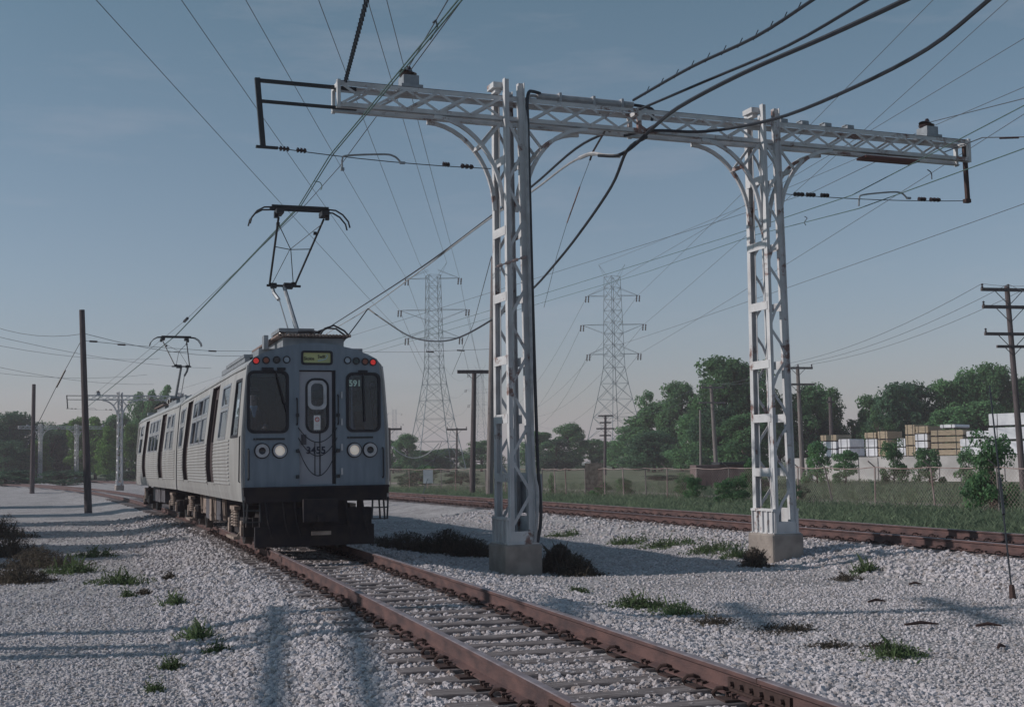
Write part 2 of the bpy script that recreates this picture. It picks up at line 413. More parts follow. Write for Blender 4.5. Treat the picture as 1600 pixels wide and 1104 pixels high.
me.polygons.add(len(gf)); me.polygons.foreach_set('loop_start', np.arange(0, gf.size, 4)); me.polygons.foreach_set('loop_total', np.full(len(gf), 4))
me.update(); me.validate()
me.polygons.foreach_set('use_smooth', [True] * len(gf))
D1 = dist1(X, Y).ravel(); D2 = D1 - OFF2; YY = Y.ravel(); XX = X.ravel()
grass = smooth(2.2, 3.4, D2 + 0.35 * bumps(XX * 2, YY * 2))
grass = np.maximum(grass, smooth(-9, -12.5, D1 + 0.8 * bumps(XX, YY)))
atr = me.attributes.new('grass', 'FLOAT', 'POINT'); atr.data.foreach_set('value', grass.astype(np.float32))
# a sandy service track beyond the fence and a worn dirt strip
pth = np.exp(-((D2 - 15.5 - 0.6 * bumps(XX * .5, YY * .5)) / 1.1) ** 2) * smooth(30, 45, YY) * (1 - smooth(180, 260, YY))
dirt = np.exp(-((D1 - 6.2 - 0.8 * bumps(XX * .6, YY * .6)) / 2.2) ** 2) * 0.75
atr = me.attributes.new('path', 'FLOAT', 'POINT'); atr.data.foreach_set('value', pth.astype(np.float32))
atr = me.attributes.new('dirt', 'FLOAT', 'POINT'); atr.data.foreach_set('value', dirt.astype(np.float32))

gm = bpy.data.materials.new('gravel_and_grass_ground'); gm.use_nodes = True
N = gm.node_tree.nodes; L = gm.node_tree.links; b = N['Principled BSDF']; b.inputs['Roughness'].default_value = 0.95; b.inputs['Specular IOR Level'].default_value = 0.15
tcn = N.new('ShaderNodeTexCoord')
vor = N.new('ShaderNodeTexVoronoi'); vor.inputs['Scale'].default_value = 17.0; L.new(tcn.outputs['Object'], vor.inputs['Vector'])
vor2 = N.new('ShaderNodeTexVoronoi'); vor2.inputs['Scale'].default_value = 34.0; L.new(tcn.outputs['Object'], vor2.inputs['Vector'])
sep = N.new('ShaderNodeSeparateColor'); L.new(vor.outputs['Color'], sep.inputs[0])
ramp = N.new('ShaderNodeValToRGB'); e = ramp.color_ramp.elements
e[0].position = 0.0; e[0].color = (0.30, 0.27, 0.275, 1); e[1].position = 1.0; e[1].color = (0.55, 0.525, 0.535, 1)
k = e.new(0.35); k.color = (0.42, 0.395, 0.40, 1)
L.new(sep.outputs[0], ramp.inputs[0])
big = N.new('ShaderNodeTexNoise'); big.inputs['Scale'].default_value = 0.9; big.inputs['Detail'].default_value = 8; L.new(tcn.outputs['Object'], big.inputs['Vector'])
bigr = N.new('ShaderNodeMapRange'); bigr.inputs['From Min'].default_value = 0.3; bigr.inputs['From Max'].default_value = 0.7; bigr.inputs['To Min'].default_value = 0.72; bigr.inputs['To Max'].default_value = 1.08
L.new(big.outputs['Fac'], bigr.inputs['Value'])
hv = N.new('ShaderNodeHueSaturation'); L.new(ramp.outputs[0], hv.inputs['Color']); L.new(bigr.outputs[0], hv.inputs['Value'])
da = N.new('ShaderNodeAttribute'); da.attribute_name = 'dirt'
dn = N.new('ShaderNodeTexNoise'); dn.inputs['Scale'].default_value = 3.0; dn.inputs['Detail'].default_value = 8; dn.inputs['Roughness'].default_value = 0.7; L.new(tcn.outputs['Object'], dn.inputs['Vector'])
dm = N.new('ShaderNodeMath'); dm.operation = 'MULTIPLY'; L.new(da.outputs['Fac'], dm.inputs[0])
dr = N.new('ShaderNodeMapRange'); dr.inputs['From Min'].default_value = 0.42; dr.inputs['From Max'].default_value = 0.62; L.new(dn.outputs['Fac'], dr.inputs['Value']); L.new(dr.outputs[0], dm.inputs[1])
mxd = N.new('ShaderNodeMix'); mxd.data_type = 'RGBA'; mxd.inputs['B'].default_value = (0.27, 0.245, 0.245, 1); L.new(dm.outputs[0], mxd.inputs['Factor']); L.new(hv.outputs[0], mxd.inputs['A'])
gn = N.new('ShaderNodeTexNoise'); gn.inputs['Scale'].default_value = 0.35; gn.inputs['Detail'].default_value = 9; gn.inputs['Roughness'].default_value = 0.65; L.new(tcn.outputs['Object'], gn.inputs['Vector'])
gr = N.new('ShaderNodeValToRGB'); e = gr.color_ramp.elements; e[0].position = 0.36; e[0].color = (0.075, 0.105, 0.06, 1); e[1].position = 0.66; e[1].color = (0.19, 0.21, 0.14, 1)
L.new(gn.outputs['Fac'], gr.inputs[0])
pa = N.new('ShaderNodeAttribute'); pa.attribute_name = 'path'
mxp = N.new('ShaderNodeMix'); mxp.data_type = 'RGBA'; mxp.inputs['B'].default_value = (0.33, 0.28, 0.26, 1); L.new(pa.outputs['Fac'], mxp.inputs['Factor']); L.new(gr.outputs[0], mxp.inputs['A'])
ga = N.new('ShaderNodeAttribute'); ga.attribute_name = 'grass'
mxg = N.new('ShaderNodeMix'); mxg.data_type = 'RGBA'; L.new(ga.outputs['Fac'], mxg.inputs['Factor']); L.new(mxd.outputs['Result'], mxg.inputs['A']); L.new(mxp.outputs['Result'], mxg.inputs['B'])
L.new(mxg.outputs['Result'], b.inputs['Base Color'])
bp = N.new('ShaderNodeBump'); bp.inputs['Strength'].default_value = 1.0; bp.inputs['Distance'].default_value = 0.03; bp.invert = True
ad = N.new('ShaderNodeMath'); ad.operation = 'MULTIPLY_ADD'; ad.inputs[1].default_value = 0.5; L.new(vor2.outputs['Distance'], ad.inputs[0]); L.new(vor.outputs['Distance'], ad.inputs[2])
L.new(ad.outputs[0], bp.inputs['Height']); L.new(bp.outputs[0], b.inputs['Normal'])
me.materials.append(gm)
ground = bpy.data.objects.new('ground', me); scn.collection.objects.link(ground); ground['kind'] = 'structure'

# ------------------------------------------------------------------ loose ballast stones (instances on points)
def stone_points():
    P = []; S = []; ST = []
    for (y0, y1, dens, s0, s1) in ((6.5, 13, 620, 0.017, 0.036), (13, 20, 330, 0.020, 0.040), (20, 32, 100, 0.026, 0.048), (32, 48, 24, 0.036, 0.062)):
        w0 = -0.46 * y1 - 2.5; w1 = 0.46 * y1 + 2.5
        n = int((w1 - w0) * (y1 - y0) * dens)
        x = nr.uniform(w0, w1, n); y = nr.uniform(y0, y1, n)
        keep = np.abs(x) < 0.46 * y + 2.5
        d = dist1(x, y); d2 = d - OFF2
        keep &= (d2 < 2.6 + 0.4 * nr.rand(n)) & (d > -11)
        for dd in (d, d2): keep &= ~((np.abs(np.abs(dd) - GAUGE / 2) < 0.13))
        # finer, sparser stone away from the ballast shoulders
        shoulder = (np.abs(d) < 3.0) | (np.abs(d2) < 3.2)
        keep &= shoulder | (nr.rand(n) < 0.8)
        
        # keep the tie tops mostly clear
        x = x[keep]; y = y[keep]; d = d[keep]; sh = shoulder[keep]; m = len(x)
        s = nr.uniform(s0, s1, m) * np.where(sh, 1.0, 0.58)
        z = ground_z(x, y) + s * nr.uniform(-0.30, 0.42, m) + np.where(np.abs(d) < 1.35, 0.001 + 0.018 * bumps(x * 3.1, y * 3.3), 0)
        P.append(np.stack([x, y, z], -1)); S.append(s)
        dm = np.minimum(np.abs(np.abs(d) - 0.75), np.abs(np.abs(d - OFF2) - 0.75)); ST.append(0.75 * np.exp(-(dm / 0.16) ** 2) + 0.22 * (np.minimum(np.abs(d), np.abs(d - OFF2)) < 1.25))
    return np.concatenate(P), np.concatenate(S), np.concatenate(ST)
SP, SS, SST = stone_points()
me = bpy.data.meshes.new('ballast_gravel'); me.vertices.add(len(SP)); me.vertices.foreach_set('co', SP.ravel().astype(np.float32))
a = me.attributes.new('size', 'FLOAT', 'POINT'); a.data.foreach_set('value', SS.astype(np.float32))
a = me.attributes.new('stain', 'FLOAT', 'POINT'); a.data.foreach_set('value', SST.astype(np.float32)); me.update()
stonem = bpy.data.materials.new('crushed_limestone'); stonem.use_nodes = True
N = stonem.node_tree.nodes; L = stonem.node_tree.links; b = N['Principled BSDF']; b.inputs['Roughness'].default_value = 0.95; b.inputs['Specular IOR Level'].default_value = 0.1
oi = N.new('ShaderNodeObjectInfo'); ramp = N.new('ShaderNodeValToRGB'); e = ramp.color_ramp.elements
e[0].position = 0.0; e[0].color = (0.30, 0.26, 0.25, 1); e[1].position = 1.0; e[1].color = (0.62, 0.58, 0.605, 1)
k = e.new(0.12); k.color = (0.42, 0.385, 0.385, 1); k = e.new(0.5); k.color = (0.51, 0.475, 0.495, 1)
L.new(oi.outputs['Random'], ramp.inputs[0])
t = N.new('ShaderNodeTexCoord'); n = N.new('ShaderNodeTexNoise'); n.inputs['Scale'].default_value = 3.0; n.inputs['Detail'].default_value = 5; L.new(t.outputs['Object'], n.inputs['Vector'])
mr = N.new('ShaderNodeMapRange'); mr.inputs['To Min'].default_value = 0.7; mr.inputs['To Max'].default_value = 1.25; L.new(n.outputs['Fac'], mr.inputs['Value'])
hv = N.new('ShaderNodeHueSaturation'); L.new(ramp.outputs[0], hv.inputs['Color']); L.new(mr.outputs[0], hv.inputs['Value'])
sa = N.new('ShaderNodeAttribute'); sa.attribute_type = 'INSTANCER'; sa.attribute_name = 'stain'
ln = N.new('ShaderNodeTexNoise'); ln.inputs['Scale'].default_value = 0.55; ln.inputs['Detail'].default_value = 6; ln.inputs['Roughness'].default_value = 0.65; L.new(oi.outputs['Location'], ln.inputs['Vector'])
lm = N.new('ShaderNodeMapRange'); lm.inputs['From Min'].default_value = 0.35; lm.inputs['From Max'].default_value = 0.68; lm.inputs['To Min'].default_value = 0.0; lm.inputs['To Max'].default_value = 0.28; L.new(ln.outputs['Fac'], lm.inputs['Value'])
mm1 = N.new('ShaderNodeMix'); mm1.data_type = 'RGBA'; mm1.inputs['B'].default_value = (0.29, 0.265, 0.27, 1); L.new(lm.outputs[0], mm1.inputs['Factor']); L.new(hv.outputs[0], mm1.inputs['A'])
sj = N.new('ShaderNodeMath'); sj.operation = 'MULTIPLY'; L.new(sa.outputs['Fac'], sj.inputs[0])
sk_ = N.new('ShaderNodeMapRange'); sk_.inputs['From Min'].default_value = 0.1; sk_.inputs['From Max'].default_value = 0.7; L.new(oi.outputs['Random'], sk_.inputs['Value']); sk_.inputs['To Min'].default_value = 1.0; sk_.inputs['To Max'].default_value = 0.35; L.new(sk_.outputs[0], sj.inputs[1])
mm2 = N.new('ShaderNodeMix'); mm2.data_type = 'RGBA'; mm2.inputs['B'].default_value = (0.26, 0.18, 0.15, 1); L.new(sj.outputs[0], mm2.inputs['Factor']); L.new(mm1.outputs['Result'], mm2.inputs['A']); L.new(mm2.outputs['Result'], b.inputs['Base Color'])
gravel = bpy.data.objects.new('ballast_gravel', me); scn.collection.objects.link(gravel); gravel['kind'] = 'stuff'
gravel['label'] = 'loose white crushed stone covering the track bed'
ng = bpy.data.node_groups.new('scatter_stones', 'GeometryNodeTree')
ng.interface.new_socket('Geometry', in_out='INPUT', socket_type='NodeSocketGeometry'); ng.interface.new_socket('Geometry', in_out='OUTPUT', socket_type='NodeSocketGeometry')
n = ng.nodes; l = ng.links; gi = n.new('NodeGroupInput'); go = n.new('NodeGroupOutput')
g2i = n.new('GeometryNodeGeometryToInstance')
for k in range(5):
    ico = n.new('GeometryNodeMeshIcoSphere'); ico.inputs['Radius'].default_value = 1.0; ico.inputs['Subdivisions'].default_value = 2
    sp = n.new('GeometryNodeSetPosition'); pos = n.new('GeometryNodeInputPosition')
    tx = n.new('ShaderNodeTexNoise'); tx.noise_dimensions = '4D'; tx.inputs['W'].default_value = k * 3.7; tx.inputs['Scale'].default_value = 1.25; tx.inputs['Detail'].default_value = 1.5
    l.new(pos.outputs[0], tx.inputs['Vector'])
    sub = n.new('ShaderNodeVectorMath'); sub.operation = 'SUBTRACT'; sub.inputs[1].default_value = (0.5, 0.5, 0.5); l.new(tx.outputs['Color'], sub.inputs[0])
    scl = n.new('ShaderNodeVectorMath'); scl.operation = 'SCALE'; scl.inputs['Scale'].default_value = 1.9; l.new(sub.outputs[0], scl.inputs[0])
    l.new(ico.outputs['Mesh'], sp.inputs['Geometry']); l.new(scl.outputs[0], sp.inputs['Offset'])
    sc_ = n.new('GeometryNodeTransform'); sc_.inputs['Scale'].default_value = (1.0, 0.8 + 0.07 * k, 0.68 + 0.05 * ((k * 2) % 5)); l.new(sp.outputs[0], sc_.inputs['Geometry'])
    sm = n.new('GeometryNodeSetMaterial'); sm.inputs['Material'].default_value = stonem; l.new(sc_.outputs[0], sm.inputs['Geometry'])
    l.new(sm.outputs[0], g2i.inputs[0])
iop = n.new('GeometryNodeInstanceOnPoints'); iop.inputs['Pick Instance'].default_value = True
l.new(gi.outputs[0], iop.inputs['Points']); l.new(g2i.outputs[0], iop.inputs['Instance'])
ri = n.new('FunctionNodeRandomValue'); ri.data_type = 'INT'; ri.inputs[4].default_value = 0; ri.inputs[5].default_value = 4; l.new(ri.outputs[2], iop.inputs['Instance Index'])
rr = n.new('FunctionNodeRandomValue'); rr.data_type = 'FLOAT_VECTOR'; rr.inputs[0].default_value = (-0.5, -0.5, 0); rr.inputs[1].default_value = (0.5, 0.5, 6.28)
l.new(rr.outputs[0], iop.inputs['Rotation'])
na = n.new('GeometryNodeInputNamedAttribute'); na.data_type = 'FLOAT'; na.inputs['Name'].default_value = 'size'; l.new(na.outputs[0], iop.inputs['Scale'])
l.new(iop.outputs[0], go.inputs[0])
md = gravel.modifiers.new('scatter', 'NODES'); md.node_group = ng

# ------------------------------------------------------------------ railway tracks
RAILP = [(-0.072, -0.175), (0.072, -0.175), (0.072, -0.163), (0.012, -0.145), (0.009, -0.045), (0.036, -0.034), (0.036, -0.006), (0.028, 0.0), (-0.028, 0.0), (-0.036, -0.006), (-0.036, -0.034), (-0.009, -0.045), (-0.012, -0.145), (-0.072, -0.163)]
def rail_mesh(off, y0, y1, step, dz=0.0):
    mb = MB(); yy = np.arange(y0, y1 + step, step); n = len(RAILP); vs = []
    for y in yy:
        c = centre(float(y), off); h = heading(float(y)); r = V((math.cos(h), math.sin(h), 0))
        for a, z in RAILP: vs.append(c + r * a + V((0, 0, z + dz)))
    fs = [(i * n + k, i * n + (k + 1) % n, (i + 1) * n + (k + 1) % n, (i + 1) * n + k) for i in range(len(yy) - 1) for k in range(n)]
    mb.add(vs, fs); me = mb.mesh('rail', M['rust']); me.materials.append(M['railtop'])
    for p in me.polygons:
        if p.normal.z > 0.75 and p.center.z > dz - 0.02: p.material_index = 1
    return me

tie_mb = MB()
def tie_mesh(seed):
    r = random.Random(seed); mb = MB(); nseg = 8; Lh = 1.25; w = 0.115
    prof = []
    for i in range(nseg + 1):
        x = -Lh + 2 * Lh * i / nseg; j = r.uniform(-0.006, 0.006)
        prof.append([(x, -w + r.uniform(-.006, .004), -0.17), (x, -w + r.uniform(-.004, .006), -0.01 + j), (x, -w + 0.015, 0.0 + j), (x, w - 0.015, 0.0 + r.uniform(-0.006, 0.004)), (x, w + r.uniform(-.006, .004), -0.012 + j), (x, w, -0.17)])
    vs = [v for p in prof for v in p]; fs = []
    for i in range(nseg):
        for k in range(6): fs.append((i * 6 + k, i * 6 + (k + 1) % 6, (i + 1) * 6 + (k + 1) % 6, (i + 1) * 6 + k))
    fs += [tuple(range(6)), tuple(nseg * 6 + k for k in range(5, -1, -1))]
    mb.add(vs, fs); return mb.mesh('tie', M['tie'])
TIES = [tie_mesh(s) for s in range(5)]
pm = MB().box((0, 0, 0.008), (0.34, 0.19, 0.016))
for sx in (-1, 1):
    for sy in (-1, 1): pm.cyl((sx * 0.088, sy * 0.05, 0.012), (sx * 0.088, sy * 0.05, 0.045), 0.013, n=6).box((sx * 0.083, sy * 0.05, 0.047), (0.04, 0.03, 0.014))
PLATE = pm.mesh('tie_plate', M['darkrust'])
am = MB()   # spring rail anchor gripping the rail foot beside the tie
_h = [(0.045, 0.125, 0.03), (0.085, 0.13, 0.047), (0.125, 0.15, 0.042), (0.148, 0.172, 0.01), (0.125, 0.182, -0.028), (0.07, 0.17, -0.035)]
am.tube(_h + [(-x, y, z) for x, y, z in _h[::-1]], 0.015, 6)
ANCH = am.mesh('rail_anchor', M['darkrust'])

def track(name, label, off, y0, y1, tie0, tie1, det0, det1, cant=0.0):
    root = thing(name, label, 'railway track', centre(y0, off), w=True, group='railway tracks')
    for s in (-1, 1):
        link('rail', rail_mesh(off + s * GAUGE / 2, y0, y1, 1.2, (cant if s > 0 else 0)), root)
    y = tie0; i = 0
    while y < tie1:
        c = centre(y, off); h = heading(y); r = random.Random(i * 31 + int(off))
        t = link('tie', TIES[r.randrange(5)], root); t.location = c - root.location + V((0, 0, -0.192 + cant / 2))
        t.rotation_euler = (0, -math.atan(cant / GAUGE), h + r.uniform(-0.025, 0.025)); t.scale = (r.uniform(0.96, 1.05), r.uniform(0.9, 1.08), 1)
        if det0 < y < det1:
            for s in (-1, 1):
                link('tie_plate', PLATE, t, (s * GAUGE / 2, 0, 0.0))
                if r.random() < 0.85: link('rail_anchor', ANCH, t, (s * GAUGE / 2, 0, 0.02))
        y += (0.56 + r.uniform(-0.035, 0.035)) * math.cos(h); i += 1
    return root
near_track = track('railway_track', 'rusty near track running from the lower right corner under the train', 0.0, -4, 215, 5.5, 75, 6, 34)
right_track = track('railway_track', 'rusty far track passing behind the lattice columns beside the grass', OFF2, -12, 300, 14, 75, 16, 62, cant=0.05)
# bolted joints in the near rails
def joint(y, s):
    c = centre(y, s * GAUGE / 2); h = heading(y); mb = MB()
    for sx in (-1, 1):
        mb.box((sx * 0.022, 0, -0.095), (0.022, 0.92, 0.075)); mb.box((sx * 0.04, 0, -0.135), (0.03, 0.92, 0.018))
        for k in range(6): mb.cyl((sx * 0.03, -0.375 + 0.15 * k, -0.095), (sx * 0.062, -0.375 + 0.15 * k, -0.095), 0.019, n=6)
    mb.box((0, 0, -0.02), (0.076, 0.012, 0.045))
    mb.move(Matrix.Translation(c) @ Matrix.Rotation(h, 4, 'Z'))
    mb.build('joint_bar', M['darkrust'], near_track)
joint(8.55, -1); joint(8.9, 1)

# ------------------------------------------------------------------ train cars
CAR_L = 14.55
def hw(y, z):
    """half width of the car at distance y from its front and height z"""
    base = np.interp(z, [0.90, 1.05, 1.4, 1.8, 2.1, 2.6, 3.0, 3.32], [1.275, 1.292, 1.30, 1.298, 1.29, 1.255, 1.225, 1.19])
    e = min(y, CAR_L - y); t = min(1.0, max(0.0, e / 1.8)); t = t * t * (3 - 2 * t)
    bul = np.interp(z, [0.90, 1.2, 1.6, 2.0, 2.6, 3.32], [0.02, 0.07, 0.10, 0.09, 0.06, 0.03])
    return float(base + bul * t)
ROOF = [(-1.19, 3.32), (-1.10, 3.42), (-0.92, 3.51), (-0.62, 3.61), (-0.3, 3.675), (0, 3.695), (0.3, 3.675), (0.62, 3.61), (0.92, 3.51), (1.10, 3.42), (1.19, 3.32)]

DOORS = [(4.0, 5.3), (10.1, 11.4)]
WINS = [(1.95, 3.2), (5.95, 7.05), (7.2, 8.3), (8.45, 9.55), (12.0, 12.9), (13.15, 13.75)]
CABW = (0.55, 1.2)
def build_car():
    root = thing('train_car', '', 'train car')
    # ---- sides: skin cells around door and window openings
    for sd in (-1, 1):
        ybr = sorted(set([0.0, 0.25, 0.9, 1.6, CAR_L - 0.9, CAR_L - 0.25, CAR_L, CABW[0], CABW[1]] + [v for d in DOORS for v in d] + [v for w_ in WINS for v in w_]))
        zbr = [0.92, 1.05, 1.22, 1.45, 1.75, 2.08, 2.3, 2.62, 2.70, 2.9, 3.08, 3.2, 3.32]
        mb = MB()
        def opening(y0, y1, z0, z1):
            ym = (y0 + y1) / 2; zm = (z0 + z1) / 2
            if any(a < ym < b for a, b in DOORS) and 1.22 < zm < 3.2: return True
            if any(a < ym < b for a, b in WINS) and (2.08 < zm < 2.62 or 2.70 < zm < 3.08): return True
            if CABW[0] < ym < CABW[1] and 2.08 < zm < 3.08: return True
            return False
        th = 0.05
        for i in range(len(ybr) - 1):
            for j in range(len(zbr) - 1):
                y0, y1, z0, z1 = ybr[i], ybr[i + 1], zbr[j], zbr[j + 1]
                if opening(y0, y1, z0, z1): continue
                q = [(sd * hw(y, z), y, z) for (y, z) in ((y0, z0), (y1, z0), (y1, z1), (y0, z1))]
                q += [(x - sd * th, y, z) for x, y, z in q]
                fs = [(0, 1, 2, 3), (7, 6, 5, 4)]
                # side walls only where a neighbour is missing
                nb = [(y0, y1, z0 - .04, z0 - .01), (y1 + .01, y1 + .04, z0, z1), (y0, y1, z1 + .01, z1 + .04), (y0 - .04, y0 - .01, z0, z1)]
                for k, (a, b) in enumerate(((0, 1), (1, 2), (2, 3), (3, 0))):
                    o = nb[k]
                    if opening(*o) or o[0] < -0.005 or o[1] > CAR_L or o[2] < 0.9 or o[3] > 3.33: fs.append((a, b, b + 4, a + 4))
                mb.add(q, fs)
        mb.build('side_wall', M['stainless'], root)
        # ---- horizontal fluting below the windows
        secs = [(1.35, DOORS[0][0] - 0.12), (DOORS[0][1] + 0.12, DOORS[1][0] - 0.12), (DOORS[1][1] + 0.12, CAR_L - 0.35)]
        for (a, b) in secs:
            fm = MB(); nyy = max(2, int((b - a) / 0.8)); zz = 1.19
            while zz < 2.0:
                for k in range(nyy):
                    y0 = a + (b - a) * k / nyy; y1 = a + (b - a) * (k + 1) / nyy; vs = []
                    for y in (y0, y1):
                        for (dz, dx) in ((0, -0.004), (0.014, 0.017), (0.034, 0.017), (0.05, -0.004)): vs.append((sd * (hw(y, zz + dz) + dx), y, zz + dz))
                    fm.add(vs, [(0, 1, 5, 4), (1, 2, 6, 5), (2, 3, 7, 6), (0, 3, 2, 1), (4, 5, 6, 7)])
                zz += 0.066
            fm.build('fluted_panel', M['stainless'], root)
        # ---- doors: two leaves each, recessed, with pocket jambs
        for (a, b) in DOORS:
            zl = [1.16, 1.5, 1.8, 2.1, 2.6, 3.0, 3.21]
            for y_ in (a, b):
                s_ = 1 if y_ == a else -1; dm_ = MB()
                for k in range(len(zl) - 1):
                    z0, z1 = zl[k], zl[k + 1]; vs = []
                    for z in (z0, z1):
                        for (dx, dy) in ((0.006, -0.03 * s_), (0.006, 0.012 * s_), (-0.12, 0.012 * s_), (-0.12, -0.03 * s_)): vs.append((sd * (hw(y_, z) + dx), y_ + dy, z))
                    dm_.add(vs, [(0, 1, 5, 4), (1, 2, 6, 5), (2, 3, 7, 6), (3, 0, 4, 7)])
                dm_.build('door_jamb', M['doorbrown'], root)
            for h_ in (0, 1):
                y0 = a + 0.02 + h_ * (b - a) / 2; y1 = a + (b - a) / 2 + h_ * (b - a) / 2 - 0.02; lf = MB()
                zl2 = [1.14, 1.5, 1.8, 2.05, 2.5, 2.95, 3.21]
                for k in range(len(zl2) - 1):
                    z0, z1 = zl2[k], zl2[k + 1]
                    segs = [(y0, y1)] if not (2.04 < (z0 + z1) / 2 < 2.95) else [(y0, y0 + 0.12), (y1 - 0.12, y1)]
                    for (p, q) in segs:
                        vs = []
                        for dx in (-0.075, -0.11):
                            for (y, z) in ((p, z0), (q, z0), (q, z1), (p, z1)): vs.append((sd * (hw(y, z) + dx), y, z))
                        lf.add(vs, [(0, 1, 2, 3), (7, 6, 5, 4), (0, 1, 5, 4), (1, 2, 6, 5), (2, 3, 7, 6), (3, 0, 4, 7)])
                leaf = lf.build('door_leaf', M['doorbrown'], root)
                gp = MB(); vs = []
                for dx in (-0.087, -0.095):
                    for (y, z) in ((y0 + 0.115, 2.04), (y1 - 0.115, 2.04), (y1 - 0.115, 2.96), (y0 + 0.115, 2.96)): vs.append((sd * (hw(y, z) + dx), y, z))
                gp.add(vs, [(0, 1, 2, 3), (7, 6, 5, 4), (0, 1, 5, 4), (1, 2, 6, 5), (2, 3, 7, 6), (3, 0, 4, 7)])
                gp.build('pane', M['glass'], leaf)
        # ---- windows
        for (a, b) in WINS + [CABW]:
            parts_z = [(2.08, 2.62), (2.70, 3.08)] if (a, b) != CABW else [(2.08, 3.08)]
            fmb = MB(); gmb = MB()
            for (z0, z1) in parts_z:
                def pt(y, z, dx): return (sd * (hw(y, z) + dx), y, z)
                for (y0, y1, za, zb) in ((a - .03, a + .03, z0 - .02, z1 + .02), (b - .03, b + .03, z0 - .02, z1 + .02), (a, b, z0 - .03, z0 + .02), (a, b, z1 - .02, z1 + .03)):
                    vs = [pt(y, z, dx) for dx in (0.008, -0.03) for (y, z) in ((y0, za), (y1, za), (y1, zb), (y0, zb))]
                    fmb.add(vs, [(0, 1, 2, 3), (7, 6, 5, 4), (0, 1, 5, 4), (1, 2, 6, 5), (2, 3, 7, 6), (3, 0, 4, 7)])
                vs = [pt(y, z, dx) for dx in (-0.012, -0.02) for (y, z) in ((a, z0), (b, z0), (b, z1), (a, z1))]
                gmb.add(vs, [(0, 1, 2, 3), (7, 6, 5, 4), (0, 1, 5, 4), (1, 2, 6, 5), (2, 3, 7, 6), (3, 0, 4, 7)])
            w_ = fmb.build('window_frame', M['chrome'] if (a, b) != CABW else M['rubber'], root)
            gmb.build('pane', M['glass'], w_)
        # drip rail over the windows and the skirt seam
        rb = MB()
        for k in range(12):
            y0 = 0.15 + (CAR_L - 0.3) * k / 12; y1 = 0.15 + (CAR_L - 0.3) * (k + 1) / 12
            rb.bar((sd * (hw(y0, 3.28) + 0.012), y0, 3.28), (sd * (hw(y1, 3.28) + 0.012), y1, 3.28), 0.025, 0.03)
        rb.build('drip_rail', M['roofsteel'], root)
        gh = MB()   # corner grab rail along the side edge
        gh.tube([(sd * 1.30, 0.14, 1.25), (sd * 1.335, 0.14, 1.27), (sd * 1.325, 0.14, 2.05), (sd * 1.29, 0.14, 2.08)], 0.013, 6)
        gh.build('side_grab_rail', M['blacksteel'], root)
    # ---- roof
    rm = MB(); n = len(ROOF); yy = [0.0, 0.5, 1.2, 2, 4, 6, 8, 10, 12, 13.4, 14.1, CAR_L]
    vs = []
    for y in yy:
        s = hw(y, 3.32) / 1.19
        for x, z in ROOF: vs.append((x * s, y, z))
    rm.add(vs, [(i * n + k, i * n + k + 1, (i + 1) * n + k + 1, (i + 1) * n + k) for i in range(len(yy) - 1) for k in range(n - 1)])
    vs2 = [(x * 0.96, y, z - 0.06) for x, y, z in vs]
    rm.add(vs2, [(i * n + k, i * n + k + 1, (i + 1) * n + k + 1, (i + 1) * n + k) for i in range(len(yy) - 1) for k in range(n - 1)])
    rm.build('roof', M['roofsteel'], root, smooth=True)
    # ---- front end plate
    outer = [(-1.275, 0.98), (-1.292, 1.4), (-1.29, 2.1), (-1.255, 2.6), (-1.225, 3.0), (-1.19, 3.3)] + [(x, z + 0.012) for x, z in ROOF[1:-1]] + [(1.19, 3.3), (1.225, 3.0), (1.255, 2.6), (1.29, 2.1), (1.292, 1.4), (1.275, 0.98)]
    outer = outer[::-1]
    WL = rrect(-1.20, -0.50, 2.12, 3.19, 0.11)[::1]; WR = rrect(0.55, 1.15, 2.13, 3.17, 0.11)
    DOORH = [(-0.30, 1.20), (0.35, 1.20), (0.35, 3.22), (-0.30, 3.22)]
    SIGN = rrect(-0.245, 0.275, 3.335, 3.545, 0.03)
    lamps = [(-1.06, 3.375, 'red'), (-0.885, 3.385, 'amber'), (-0.70, 3.395, 'off'), (-0.525, 3.40, 'pale'), (0.565, 3.40, 'pale'), (0.725, 3.39, 'green'), (0.885, 3.38, 'amber'), (1.03, 3.37, 'red')]
    heads = [(-0.955, 1.80, 'ring'), (-0.645, 1.80, 'lit'), (0.68, 1.795, 'lit'), (0.965, 1.795, 'ring')]
    mb = MB().plate(outer, [WL, WR, DOORH, SIGN], 0.0, 0.06)
    mb.build('front_end', M['frontpaint'], root)
    # rear end
    MB().plate(outer, [[(-0.30, 1.20), (0.35, 1.20), (0.35, 3.22), (-0.30, 3.22)]], CAR_L - 0.06, CAR_L).build('rear_end', M['stainless'], root)
    MB().lohi((-0.30, CAR_L - 0.12, 1.2), (0.35, CAR_L - 0.08, 3.22)).build('rear_door', M['doorpaint'], root)
    # corner posts, stainless edge seen at the left of the front
    for sd in (-1, 1):
        cp = MB(); zz = [0.94, 1.4, 2.1, 2.6, 3.0, 3.3]
        for k in range(5):
            z0, z1 = zz[k], zz[k + 1]
            cp.bar((sd * (hw(0, z0) + 0.006), 0.05, z0), (sd * (hw(0, z1) + 0.006), 0.05, z1), 0.03, 0.11, up=(0, 1, 0))
        cp.build('corner_post', M['stainless'], root)
